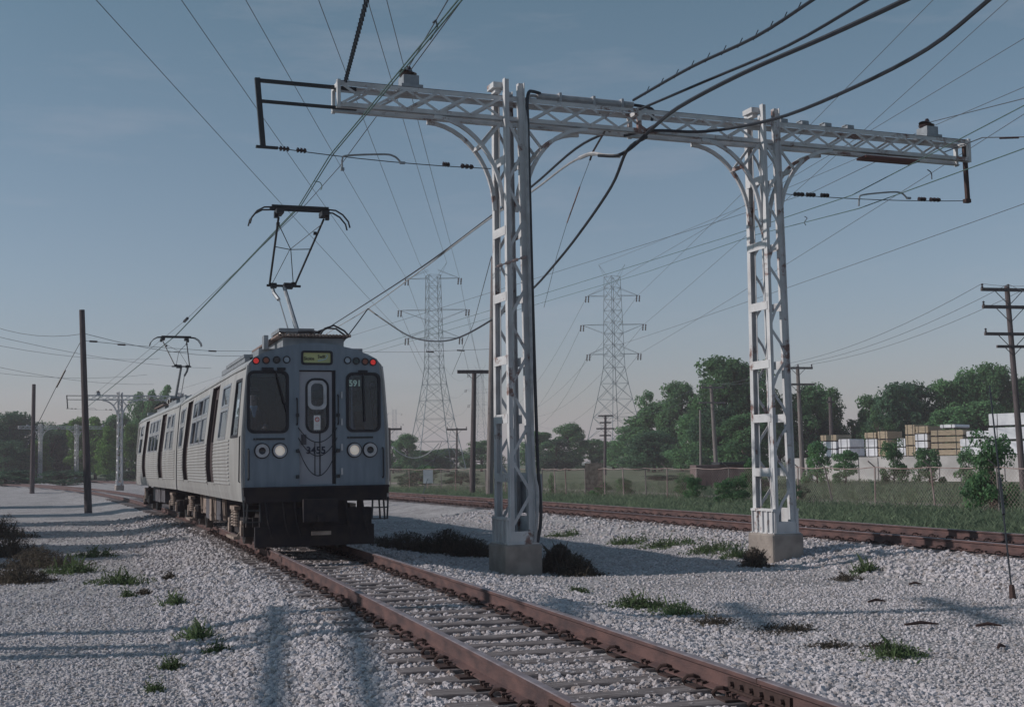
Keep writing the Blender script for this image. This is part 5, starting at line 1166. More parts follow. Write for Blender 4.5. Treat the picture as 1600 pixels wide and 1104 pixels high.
# ------------------------------------------------------------------ high-voltage pylons
def pylon(px, Yd, top_y, label, arms, base_hw, group='lattice pylons', twin=False, zbase=0.3, s=1.0, mrot=0.35):
    c = at(px, 724, Yd); c.z = zbase; g = thing('pylon', label, 'pylon', c, group=group)
    H_ = at(px, top_y, Yd).z - zbase; W = 1.5 * s; wz = H_ * 0.52; t = 0.095 * s
    def half(z):
        if z > wz: return W * (1 - 0.25 * (z - wz) / (H_ - wz))
        return W + (base_hw - W) * ((wz - z) / wz) ** 1.15
    rot = Matrix.Rotation(mrot, 3, 'Z')
    def cn(a, b_, z): return rot @ V((a * half(z), b_ * half(z), z))
    lv = [0, wz * 0.28, wz * 0.5, wz * 0.68, wz * 0.84, wz]; k = wz; st = (H_ - wz) / 8
    for i in range(8): lv.append(wz + st * (i + 1))
    for a, b_ in ((-1, -1), (1, -1), (1, 1), (-1, 1)):
        lg = MB()
        for i in range(len(lv) - 1): lg.bar(cn(a, b_, lv[i]), cn(a, b_, lv[i + 1]), t * (1.15 if lv[i] < wz else 0.9))
        lg.build('leg', M['pylon'], g)
    for f_ in range(4):
        A = ((-1, -1), (1, -1), (1, 1), (-1, 1))[f_]; B = ((1, -1), (1, 1), (-1, 1), (-1, -1))[f_]; br = MB()
        for i in range(len(lv) - 1):
            w_ = t * 0.55; z0, z1 = lv[i], lv[i + 1]
            br.bar(cn(*A, z0), cn(*B, z1), w_); br.bar(cn(*B, z0), cn(*A, z1), w_); br.bar(cn(*A, z1), cn(*B, z1), w_)
        br.build('face_bracing', M['pylon'], g)
    tips = []
    for (py, hl) in arms:
        z = at(px, py, Yd).z - zbase; am_ = MB()
        for sx in (-1, 1):
            tip = V((sx * hl, 0, z)); w = half(z) * 0.8
            for sy in (-1, 1): am_.bar((sx * w, sy * w, z), tip, t * 0.7); am_.bar((sx * w, sy * w, z + (1.6 if hl < 5.9 * s else -2.0) * s), tip, t * 0.5)
            tips.append(c + tip)
        a_ = am_.build('crossarm', M['pylon'], g)
        for sx in (-1, 1):
            for q in (-0.22, 0.32): MB().disc_stack((sx * hl + q * s, 0, z), (sx * hl + (q - 0.1) * s, 0, z - 1.25 * s), 0.17 * s, 6, 4, 0.6).build('insulator_string', M['insulator'], a_)
    tw_ = MB()
    for sx in (-1, 1): tw_.bar((sx * half(H_) * 0.8, 0, H_), (sx * 2.6 * s, 0, H_ + 2.4 * s), t * 0.5); tw_.bar((sx * half(H_) * 0.8, 0, H_ - 1.5), (sx * 2.6 * s, 0, H_ + 2.4 * s), t * 0.4); tips.append(c + V((sx * 2.6 * s, 0, H_ + 2.4 * s)))
    tw_.build('earth_wire_peak', M['pylon'], g)
    return g, tips
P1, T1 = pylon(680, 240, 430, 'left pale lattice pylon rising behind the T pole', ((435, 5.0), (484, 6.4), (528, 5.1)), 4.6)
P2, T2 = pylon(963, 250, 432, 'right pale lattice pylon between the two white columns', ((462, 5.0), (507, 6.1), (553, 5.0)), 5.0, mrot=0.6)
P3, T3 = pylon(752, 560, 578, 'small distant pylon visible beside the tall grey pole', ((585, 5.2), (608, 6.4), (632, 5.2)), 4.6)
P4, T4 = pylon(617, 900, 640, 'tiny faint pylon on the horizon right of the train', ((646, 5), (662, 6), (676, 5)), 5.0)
hv = [((168, 0), T1[4]), ((297, 0), T1[2]), ((395, 0), T1[0]), ((505, 0), T1[6]), ((580, 0), T1[7]), ((609, 0), T1[1])]
for hi_, (p, tip) in enumerate(hv):
    a = at(p[0], p[1], 72); e_ = ext(tip, a, 1.9)
    pts = [e_.lerp(tip, i / 16) for i in range(17)]; t_a = 1 - 1 / 1.9
    pts = [q - V((0, 0, 5.0 * (i / 16) * (1 - i / 16) * 0.6)) for i, q in enumerate(pts)]
    wire('transmission_line', ORD[hi_] + ' at the frame top of the lines to the left pylon', 'power line', pts, 0.024, M['wire'], 'lines to the left pylon')
for hi_, (a, b_) in enumerate(zip(T1[:6], T3[:6])): wire('transmission_line', 'faint line from the ' + POSN[hi_] + ' arm tip of the left pylon to the small pylon', 'power line', sagged(a, b_, 9, 14), 0.03, M['wire'], 'lines behind the left pylon')
hv2 = [((1440, 0), T2[1], 'top right arm'), ((1555, 0), T2[3], 'middle right arm'), ((1600, 42), T2[0], 'top left arm'), ((1600, 160), T2[5], 'bottom right arm'), ((1600, 300), T2[4], 'bottom left arm'), ((1600, 118), T2[6], 'left peak')]
for (p, tip, an) in hv2:
    a = at(p[0], p[1], 78); e_ = ext(tip, a, 1.7); pts = [e_.lerp(tip, i / 16) - V((0, 0, 3.0 * (i / 16) * (1 - i / 16))) for i in range(17)]
    wire('transmission_line', 'line across the right sky to the ' + an + ' of the right pylon', 'power line', pts, 0.022, M['wire'], 'lines to the right pylon')
for hi_, (a, b_) in enumerate(zip(T2[:6], [at(760 + 12 * i, 630 + 6 * (i % 3), 700) for i in range(6)])): wire('transmission_line', 'faint line leaving the ' + POSN[hi_] + ' arm of the right pylon for the horizon', 'power line', sagged(a, b_, 12, 14), 0.03, M['wire'], 'lines behind the right pylon')

# ------------------------------------------------------------------ chain link fence
fp = [(610, 764, 100), (640, 764.5, 97), (668, 766, 93), (690, 767, 90), (712, 768, 87), (735, 769, 84), (760, 771, 81), (790, 772, 78), (812, 772.5, 76.5), (848, 774, 74), (868, 774.5, 73), (885, 775, 72), (915, 776, 70.5), (945, 777, 69), (975, 778, 67.5), (1010, 778, 66), (1043, 779, 64.5), (1088, 780, 62.8), (1140, 782, 61), (1190, 784, 58.5), (1247, 787, 56), (1302, 790, 53.5), (1368, 793, 50), (1462, 797, 46.5), (1562, 801, 43.5), (1680, 806, 40.5)]
fen = thing('chain_link_fence', 'rusty chain link fence along the grass beyond the far track', 'fence', at(610, 764, 100) * V((1, 1, 0)) if False else V((at(610, 764, 100).x, 100, -0.4)), w=True)
posts = []
for k, (px, py, Yd) in enumerate(fp):
    x = at(px, py, Yd).x; g0 = gz(x, Yd); lean = V((rnd.uniform(-0.05, 0.05), 0, 0))
    if k in (21,): lean = V((-0.30, 0, 0))
    if k in (23,): lean = V((-0.12, 0, 0))
    b_ = V((x, Yd, g0 - 0.05)); t_ = V((x, Yd, g0 + 1.52)) + lean; posts.append((b_, t_))
    p_ = MB().cyl(b_, t_, 0.032, n=8)
    if k >= 18 or k in (12, 14, 16): p_.bar(t_, t_ + V((-0.30, -0.12, 0.24)), 0.035)
    p_.build('post', M['fence'] if k % 3 else M['palepole'], fen)
for k in range(len(posts) - 1):
    a, b_ = posts[k][1], posts[k + 1][1]
    MB().tube(sagged(a, b_, 0.03 + 0.05 * rnd.random(), 4), 0.022, 6).build('top_rail', M['fence'], fen)
mesh_mb = MB()
for k in range(len(posts) - 1):
    (b0, t0), (b1, t1) = posts[k], posts[k + 1]; Ls = (b1 - b0).length; nW = int(Ls / 0.16); hh = 1.5
    for s_ in (-1, 1):
        for i in range(-int(hh / 0.16), nW + int(hh / 0.16)):
            u0 = i * 0.16; u1 = u0 + s_ * hh
            def clip(u, v): return b0.lerp(b1, u / Ls) + (t0 - b0).normalized() * v
            va, vb, ua, ub = 0.0, hh, u0, u1
            lo_, hi_ = min(ua, ub), max(ua, ub)
            c0, c1 = max(0, lo_), min(Ls, hi_)
            if c1 - c0 < 0.05: continue
            f0 = (c0 - ua) / (ub - ua); f1 = (c1 - ua) / (ub - ua); p = clip(c0, va + (vb - va) * f0); q = clip(c1, va + (vb - va) * f1)
            d = V((0, 0, 0.0045)); mesh_mb.add([p - d, q - d, q + d, p + d], [(0, 1, 2, 3)])
o = mesh_mb.build('chain_link_mesh', M['fence'], fen); o['kind'] = 'stuff'
sg_ = at(669, 744, 92); s1 = MB().box((0, 0, 0), (0.7, 0.03, 0.95)).build('fence_sign', M['wrap']); s1.location = (sg_.x, sg_.y - 0.1, sg_.z); tag(s1, 'small pale blank sign hung on the fence left of the T pole', 'sign')
s2 = MB().box((0, 0, 0), (0.95, 0.03, 1.3)).build('fence_sign', M['undertan']); p = at(928, 742, 69.5); s2.location = (p.x, p.y, p.z); tag(s2, 'tan upright board behind the fence below the right pylon', 'sign')

# ------------------------------------------------------------------ lumber yard
slab = MB()
def yard_y(px): return 99.0 - (px - 1240) * 0.032
w0 = at(1240, 735, yard_y(1240)); w1 = at(1680, 731, yard_y(1680))
dv = (V((w1.x, w1.y, 0)) - V((w0.x, w0.y, 0))).normalized(); nv = V((-dv.y, dv.x, 0))
c4 = [V((w0.x, w0.y, 0)), V((w1.x, w1.y, 0)), V((w1.x, w1.y, 0)) + nv * 30, V((w0.x, w0.y, 0)) + nv * 30]
slab.add([c + V((0, 0, -0.5)) for c in c4] + [c + V((0, 0, 1.5)) for c in c4], [(0, 1, 2, 3), (7, 6, 5, 4), (0, 1, 5, 4), (1, 2, 6, 5), (2, 3, 7, 6), (3, 0, 4, 7)])
sl = slab.build('yard_slab', M['yardwall']); tag(sl, 'long pale raised slab under the lumber stacks', 'loading platform')
for k in range(14):
    p = c4[0] + dv * (0.8 + k * 1.55) - nv * 0.012
    MB().bar(p + V((0, 0, -0.4)), p + V((0, 0, 1.45)), 0.05, 0.02, up=tuple(nv)).build('slab_joint', M['undergrey'], sl).location = (0, 0, 0)
YRZ = math.atan2(dv.y, dv.x)
def bundle(x0, y0, x1, y1, col, label, Yd=None, rz=None, depth=2.4, layers=2):
    Yd = yard_y((x0 + x1) / 2) + 1.2; rz = YRZ + (rz or 0.0) + rnd.uniform(-0.06, 0.06)
    a = at(x0, y1, Yd); b_ = at(x1, y0, Yd); w = b_.x - a.x; z0 = 1.5 if y1 > 698 else a.z; h = b_.z - z0
    g = thing('lumber_bundle', label, 'lumber bundle', ((a.x + b_.x) / 2, Yd + depth / 2, z0), rz, 'lumber bundles in the yard')
    hl = h / layers
    for i in range(layers):
        zc = i * hl + hl * 0.5 + 0.03
        if col == 'tan':
            nb = 5
            for j in range(nb):
                MB().box((rnd.uniform(-.02, .02), 0, i * hl + 0.06 + (hl - 0.1) * (j + 0.5) / nb), (w * rnd.uniform(0.97, 1.0), depth, (hl - 0.1) / nb * 0.93)).build('plank_layer', M['tan'], g)
        else:
            pr = rrect(-w / 2, w / 2, i * hl + 0.07, (i + 1) * hl - 0.01, 0.06, 2); MB().prism(pr, -depth / 2, depth / 2).build('wrapped_pack', M['wrap'], g)
        bt = MB()
        for u in (-0.35, 0.35): bt.box((u * w, 0, i * hl + 0.035), (0.12, depth * 0.98, 0.055)); 
        bt.build('bearer', M['tie'], g)
    st_ = MB()
    for u in (-0.28, 0.28): st_.lohi((u * w - 0.02, -depth / 2 - 0.012, 0.07), (u * w + 0.02, -depth / 2 - 0.001, h))
    st_.build('strap', M['strap'], g)
    return g
B = bundle
B(1297, 689, 1327, 706, 'w', 'white wrapped lumber pack under the leftmost tan pack')
B(1299, 678, 1326, 689, 'tan', 'leftmost tan lumber pack lying on white wrap', layers=1)
B(1328, 685, 1346, 705, 'w', 'narrow white wrapped pack right of the leftmost stack')
B(1371, 685, 1389, 704, 'w', 'white wrapped pack below the narrow tan pack beside the gap')
B(1369, 674, 1388, 685, 'tan', 'small tan pack topping the white pack right of the trees gap', layers=1)
B(1391, 672, 1406, 704, 'tan', 'upright narrow tan stack next to the small capped one', layers=3)
B(1421, 684, 1434, 704, 'w', 'small white wrapped pack standing alone left of the tan tower')
B(1435, 662, 1449, 704, 'tan', 'tall narrow tan tower of three packs', layers=3)
B(1450, 677, 1469, 704, 'w', 'white wrapped packs between the two tan towers', layers=3)
B(1450, 664, 1470, 677, 'tan', 'tan pack resting on the white packs between the towers', layers=1)
B(1471, 670, 1519, 704, 'tan', 'wide dark sided tan stack with a white sheet on top', rz=R_(12), layers=4)
B(1489, 662, 1513, 669, 'w', 'crumpled white sheet pack on the wide tan stack', layers=1, Yd=94.5)
B(1521, 684, 1563, 704, 'w', 'low white wrapped packs left of the tall white wall')
B(1530, 672, 1565, 683, 'w', 'upper white wrapped pack beside the tall white wall', layers=1)
B(1566, 688, 1625, 712, 'w', 'bottom of the tall white wrapped packs at the right edge', layers=1, Yd=90)
B(1565, 666, 1625, 687, 'w', 'middle of the tall white wrapped packs at the right edge', layers=1, Yd=90)
B(1566, 644, 1626, 665, 'w', 'top of the tall white wrapped packs at the right edge', layers=1, Yd=90)
# brown shed by the fence
s0 = at(1088, 745, 85); s1_ = at(1182, 722, 85); sh = thing('shed', 'low brown corrugated shed behind the fence left of the second column', 'shed', (s0.x, 85, -0.4))
W_ = s1_.x - s0.x
MB().lohi((0, 0, 0), (W_, 3, 1.55)).build('wall', M['shed'], sh)
for k in range(16): MB().lohi((k * W_ / 16 + 0.02, -0.03, 0.02), (k * W_ / 16 + W_ / 32, -0.001, 1.5)).build('rib', M['shed'], sh)
MB().lohi((W_ * 0.38, -0.3, 1.56), (W_ * 1.05, 3.2, 1.72)).build('roof', M['blacksteel'], sh)
bx = thing('cabinet', 'dark upright cabinet behind the fence near the sandy path', 'cabinet', (at(915, 760, 78).x, 78, -0.4)); MB().lohi((0, 0, 0), (0.9, 0.6, 1.35)).lohi((-0.03, -0.03, 1.35), (0.93, 0.63, 1.40)).build('housing', M['undergrey'], bx); MB().lohi((0.06, -0.02, 0.1), (0.84, -0.001, 1.25)).build('door', M['shed'], bx)

# ------------------------------------------------------------------ foliage
def leaf_cloud(n, centres, radii, size, r):
    """n small leaf quads spread over a set of lobes"""
    k = r.randint(0, len(centres), n); c = centres[k]; rad = radii[k]
    d = r.normal(size=(n, 3)); d /= np.linalg.norm(d, axis=1)[:, None]
    t = r.uniform(0.45, 1.0, n) ** 0.6 + r.normal(scale=0.07, size=n)
    p = c + d * (rad * t[:, None])
    nrm = d + r.normal(scale=0.7, size=(n, 3)); nrm[:, 2] += 0.3; nrm /= np.linalg.norm(nrm, axis=1)[:, None]
    a = np.cross(nrm, r.normal(size=(n, 3))); a /= np.linalg.norm(a, axis=1)[:, None]; b = np.cross(nrm, a)
    s = size * r.uniform(0.55, 1.25, n)[:, None]
    v = np.stack([p - a * s, p + b * s * 0.6, p + a * s, p - b * s * 0.6], 1).reshape(-1, 3)
    return v
def cloud_mesh(name, v, m):
    n = len(v) // 4; me = bpy.data.meshes.new(name); me.vertices.add(len(v)); me.vertices.foreach_set('co', v.ravel().astype(np.float32))
    me.loops.add(4 * n); me.loops.foreach_set('vertex_index', np.arange(4 * n)); me.polygons.add(n); me.polygons.foreach_set('loop_start', np.arange(0, 4 * n, 4)); me.polygons.foreach_set('loop_total', np.full(n, 4)); me.update(); me.materials.append(m); return me
def tree_meshes(seed, h, w, lobes, n, size, m, kind='round'):
    r = np.random.RandomState(seed); cs = []; rs = []
    for i in range(lobes):
        u = r.uniform(0.07, 0.95) ** 0.9; z = h * u
        prof = {'round': math.sin(math.pi * min(1, 0.25 + u * 0.72)) ** 0.55, 'tall': (1 - u * 0.75) * 1.0 if u > 0.2 else 0.85, 'loose': 0.45 + 0.55 * math.sin(math.pi * u), 'bush': 1.0 - 0.45 * u}[kind]
        a = r.uniform(0, 6.28); q = w / 2 * prof * math.sqrt(r.uniform(0.05, 1.0)) * 0.85
        cs.append((q * math.cos(a), q * math.sin(a), z)); k = w * r.uniform(0.10, 0.19) if kind != 'loose' else w * r.uniform(0.07, 0.14); rs.append((k, k, k * r.uniform(0.6, 0.9)))
    cs = np.array(cs); rs = np.array(rs)
    crown = cloud_mesh('crown', leaf_cloud(n, cs, rs, size, r), m)
    tb = MB(); tr_ = 0.028 * h
    tb.tube([(0, 0, -0.2), (0.05 * w * 0.2, 0, h * 0.25), (0, 0.1, h * 0.55), (0.1, 0, h * 0.85)], [tr_, tr_ * 0.8, tr_ * 0.5, tr_ * 0.15], 8)
    for i in range(0, lobes, 2):
        c = cs[i]; z0 = min(c[2] * 0.7, h * 0.6); tb.tube([(0, 0, z0), (c[0] * 0.5, c[1] * 0.5, (z0 + c[2]) / 2 + 0.1), tuple(c)], [tr_ * 0.4, tr_ * 0.22, tr_ * 0.08], 5)
    return crown, tb.mesh('trunk', M['bark'], True)
TM = {}
TM['mid'] = [tree_meshes(11 + i, 10, 8.0, 54, 12000, 0.19, M['leaf_mid']) for i in range(3)]
TM['dark'] = [tree_meshes(31 + i, 10, 8.5, 54, 12000, 0.20, M['leaf_dark']) for i in range(3)]
TM['bright'] = [tree_meshes(51 + i, 10, 6.0, 44, 9500, 0.17, M['leaf_bright'], 'tall') for i in range(3)]
TM['loose'] = [tree_meshes(71 + i, 10, 7.5, 30, 4800, 0.16, M['leaf_mid'], 'loose') for i in range(2)]
TM['bush'] = [tree_meshes(91 + i, 2.0, 2.2, 26, 4200, 0.06, M['leaf_mid'], 'bush') for i in range(3)]
TM['bushdark'] = [tree_meshes(101 + i, 2.0, 2.2, 26, 4200, 0.06, M['leaf_dark'], 'bush') for i in range(2)]
_tc = [0]
def tree(kind, x, y, h, w, label, group=None, name='tree', cat='tree'):
    _tc[0] += 1; r = random.Random(_tc[0]); cm, tm = TM[kind][_tc[0] % len(TM[kind])]
    H0, W0 = {'mid': (10, 8.0), 'dark': (10, 8.5), 'bright': (10, 6.0), 'loose': (10, 7.5), 'bush': (2, 2.2), 'bushdark': (2, 2.2)}[kind]
    g = thing(name, label, cat, (x, y, gz(x, y)), r.uniform(0, 6.28), group); g.scale = (w / W0, w / W0, h / H0)
    link('crown', cm, g, (0, 0, 0)); link('trunk' if cat == 'tree' else 'stem', tm, g, (0, 0, 0)); return g
def tree_px(kind, px, top_y, Yd, wpx, label, group=None, name='tree', cat='tree'):
    p = at(px, top_y, Yd); h = p.z - gz(p.x, Yd); f_ = 1.22 if cat == 'tree' else 0.95; return tree(kind, p.x, Yd, h * 1.03, f_ * wpx / 2000 * Yd, label, group, name, cat)
# left tree line
Lg = 'trees behind the bend at the left'
for (k, px, ty, Yd, w, lab) in (
    ('dark', 20, 648, 215, 85, 'rounded dark tree at the far left edge'), ('dark', -40, 655, 200, 90, 'dark tree cut by the left edge'), ('dark', 50, 662, 225, 80, 'dark tree behind the short left pole'), ('mid', 92, 664, 235, 60, 'mid green tree right of the farthest white post'),
    ('bright', 122, 654, 205, 44, 'fresh green tree left of the tall plain pole'), ('dark', 80, 678, 212, 60, 'low dark tree between the two left poles'), ('bright', 150, 648, 212, 40, 'fresh green tree just behind the tall plain pole'), ('bright', 168, 668, 190, 36, 'bright leafy tree left of the far gantry column'),
    ('mid', 186, 650, 225, 60, 'mid green tree behind the far gantry column'), ('bright', 207, 660, 200, 36, 'bright tree touching the rear of the train'), ('mid', 238, 628, 215, 60, 'taller tree rising over the second car roof'), ('loose', 224, 612, 205, 46, 'loose airy tree under the far gantry beam'),
    ('loose', 254, 604, 208, 50, 'loose tree with open branches beside the rear pantograph'), ('mid', 280, 640, 225, 60, 'tree hidden mostly by the second car'), ('bright', 60, 690, 200, 40, 'small bright shrub tree at the foot of the left wood'), ('dark', 10, 690, 195, 60, 'low dark tree at the left edge under the rounded one')):
    tree_px(k, px, ty, Yd, w * 1.15, lab, Lg)
# middle
Mg = 'trees along the horizon between train and columns'
for (k, px, ty, Yd, w, lab) in (
    ('mid', 636, 680, 230, 36, 'small round tree just right of the train'), ('dark', 614, 690, 240, 40, 'low tree touching the train edge'), ('mid', 664, 704, 240, 60, 'low tree inside the left pylon legs'), ('dark', 700, 702, 250, 60, 'low dark tree right of the left pylon base'), ('mid', 752, 690, 240, 50, 'low tree behind the grey pole'),
    ('mid', 842, 676, 235, 50, 'tree just right of the left column'), ('mid', 888, 664, 230, 46, 'pointed tree in the gap left of the right pylon'), ('dark', 868, 688, 225, 50, 'dark low tree before the pointed one'), ('mid', 925, 688, 240, 50, 'low tree left of the right pylon'), ('mid', 958, 690, 235, 50, 'tree seen through the right pylon legs'),
    ('mid', 990, 668, 215, 60, 'tree over the right leg of the right pylon'), ('loose', 1010, 612, 190, 44, 'loose branch crown right of the right pylon'), ('mid', 1030, 632, 190, 80, 'broad tree right of the right pylon'), ('mid', 1062, 602, 185, 60, 'tall round tree left of the tall mass'), ('dark', 1020, 676, 175, 70, 'dark tree low before the broad tree'), ('mid', 1085, 650, 165, 70, 'tree in the middle of the mass')):
    tree_px(k, px, ty, Yd, w * 1.2, lab, Mg)
# right
Rg = 'trees behind the lumber yard'
for (k, px, ty, Yd, w, lab) in (
    ('mid', 1132, 564, 150, 90, 'tallest tree left of the second column'), ('mid', 1168, 572, 150, 80, 'tall tree directly behind the second column'), ('dark', 1120, 640, 140, 70, 'dark lower tree under the tallest one'), ('mid', 1160, 650, 135, 70, 'lower tree behind the second column'), ('mid', 1215, 622, 150, 60, 'tree right behind the second column shaft'),
    ('mid', 1262, 606, 150, 66, 'rounded tree behind the pale pole'), ('mid', 1292, 612, 155, 50, 'tree behind the reddish pole'), ('dark', 1285, 656, 150, 50, 'dark tree above the leftmost lumber stack'), ('loose', 1336, 654, 150, 50, 'thin feathery tree beside the sky gap'), ('mid', 1362, 622, 150, 50, 'pointed tree right of the sky gap'), ('dark', 1398, 604, 145, 66, 'tall dark tree above the upright tan stack'),
    ('dark', 1425, 604, 150, 60, 'second tall dark tree above the tan tower'), ('dark', 1440, 640, 150, 60, 'darker lower tree above the tan tower'), ('mid', 1478, 598, 150, 60, 'tree between the dark pair and the right pole'), ('mid', 1516, 584, 150, 60, 'high tree left of the right pole'), ('mid', 1552, 574, 150, 70, 'highest tree behind the right pole'), ('mid', 1598, 590, 150, 70, 'tree cut by the right edge'), ('mid', 1536, 630, 140, 80, 'low broad tree above the white packs'), ('mid', 1484, 640, 140, 70, 'low tree over the wide tan stack'), ('mid', 1650, 600, 150, 80, 'tree just outside the right edge'), ('loose', 1372, 650, 142, 50, 'light tree just above the small capped stack')):
    tree_px(k, px, ty, Yd, w * 1.15, lab, Rg)
# off-frame trees at the left whose shadows reach the gravel
for hi_, (x, y, h, w) in enumerate(((-24, 38, 8, 6), (-27, 45, 9, 6), (-21.5, 30, 6.5, 5), (-32, 54, 10, 6.5), (-36, 66, 10, 6), (-20, 25, 5.5, 4.5), (-17.2, 27.5, 4.6, 4.0), (-17.8, 31.5, 5.0, 4.4))):
    tree('mid', x, y, h, w, ('third tall', 'fourth tall', 'second tall', 'fifth tall', 'farthest tall', 'nearest', 'nearest low', 'second low')[hi_] + ' tree beyond the left edge whose shadow reaches the gravel', 'trees beyond the left edge')
# bushes
Bg = 'bushes in the field and yard'
for (k, px, ty, Yd, w, lab) in (
    ('bush', 1545, 678, 44, 100, 'leafy sapling bush at the fence by the right edge'), ('bush', 1545, 735, 45, 70, 'lower half of the sapling bush at the right edge'), ('bush', 1275, 690, 88, 55, 'bush growing against the pale slab behind the column'), ('bush', 1395, 688, 88, 55, 'bush before the small capped stack'), ('bush', 1320, 706, 86, 60, 'low bush along the slab below the leftmost stack'), ('bush', 1450, 700, 84, 60, 'low bush along the slab below the tan tower'), ('bush', 1510, 700, 86, 50, 'low bush along the slab below the wide stack'),
    ('bushdark', 1252, 758, 56, 36, 'small dark bush beside the second column foot'), ('bush', 1175, 715, 60, 50, 'green bush touching the left side of the second column'), ('bush', 1150, 745, 58, 60, 'weedy bush at the fence left of the second column'), ('bush', 1130, 752, 55, 44, 'low bright bush before the fence post'), ('bush', 1085, 745, 62, 44, 'bush at the fence before the shed'), ('bush', 1070, 740, 70, 50, 'bush behind the fence left of the shed'), ('bush', 975, 748, 72, 40, 'bush below the right pylon behind the fence'), ('bush', 940, 752, 70, 44, 'bush near the tan upright board'),
    ('bush', 665, 728, 110, 60, 'low bush behind the fence left of the T pole'), ('bushdark', 720, 738, 105, 80, 'dark shrub row behind the fence at the T pole'), ('bushdark', 640, 738, 105, 70, 'dark shrub row behind the fence right of the train'), ('bush', 862, 740, 76, 18, 'slim plant climbing the fence right of the left column'), ('bushdark', 1180, 740, 80, 90, 'dark undergrowth behind the second column'), ('bushdark', 1035, 742, 110, 90, 'dark undergrowth left of the shed')):
    tree_px(k, px, ty, Yd, w, lab, Bg, 'bush', 'bush')
for i, (px, Yd, w) in enumerate(((10, 150, 130), (100, 160, 120), (190, 165, 90))):
    tree_px('bushdark', px, 736, Yd, w, ('dark undergrowth at the far left track side', 'dark undergrowth behind the two left poles', 'dark undergrowth behind the far gantry foot')[i], Bg, 'bush', 'bush')

# ------------------------------------------------------------------ grass and weeds
def blades(xy, h, w, r, spread=0.6, m=None):
    n = len(xy); z = ground_z(xy[:, 0], xy[:, 1]); a = r.uniform(0, 6.28, n); hh = h * r.uniform(0.45, 1.15, n); ww = w * r.uniform(0.6, 1.2, n)
    b = np.stack([xy[:, 0], xy[:, 1], z - 0.01], 1); d = np.stack([np.cos(a), np.sin(a), 0 * a], 1); ld = r.normal(scale=spread * 0.5, size=(n, 2))
    mid = b + np.stack([ld[:, 0] * hh * 0.35, ld[:, 1] * hh * 0.35, hh * 0.6], 1); t = b + np.stack([ld[:, 0] * hh, ld[:, 1] * hh, hh], 1)
    return np.stack([b - d * ww[:, None], b + d * ww[:, None], mid + d * ww[:, None] * 0.7, t], 1).reshape(-1, 3)
r_ = np.random.RandomState(5)
n = 120000; yy = 16 + (100 - 16) * r_.rand(n) ** 1.3; dd = 2.3 + 26 * r_.rand(n) ** 1.5 * np.clip(yy / 60, 0.5, 1.5); sl_ = slope(yy); xx = xc(yy) + (dd + OFF2) * np.sqrt(1 + sl_ ** 2)
keep = (np.abs(xx) < 0.5 * yy + 4); pt_ = np.exp(-((dd - 15.5) / 1.1) ** 2) * (yy > 38); keep &= r_.rand(n) > pt_ * 1.2
dens = bumps(xx * 0.8, yy * 0.8); keep &= (dens > -0.45)
xy = np.stack([xx, yy], 1)[keep]
gob = bpy.data.objects.new('field_grass', cloud_mesh('field_grass', blades(xy, 0.24, 0.012, r_, 0.8), M['grass'])); scn.collection.objects.link(gob); tag(gob, 'rough green grass beyond the far track', None, None, 'stuff')
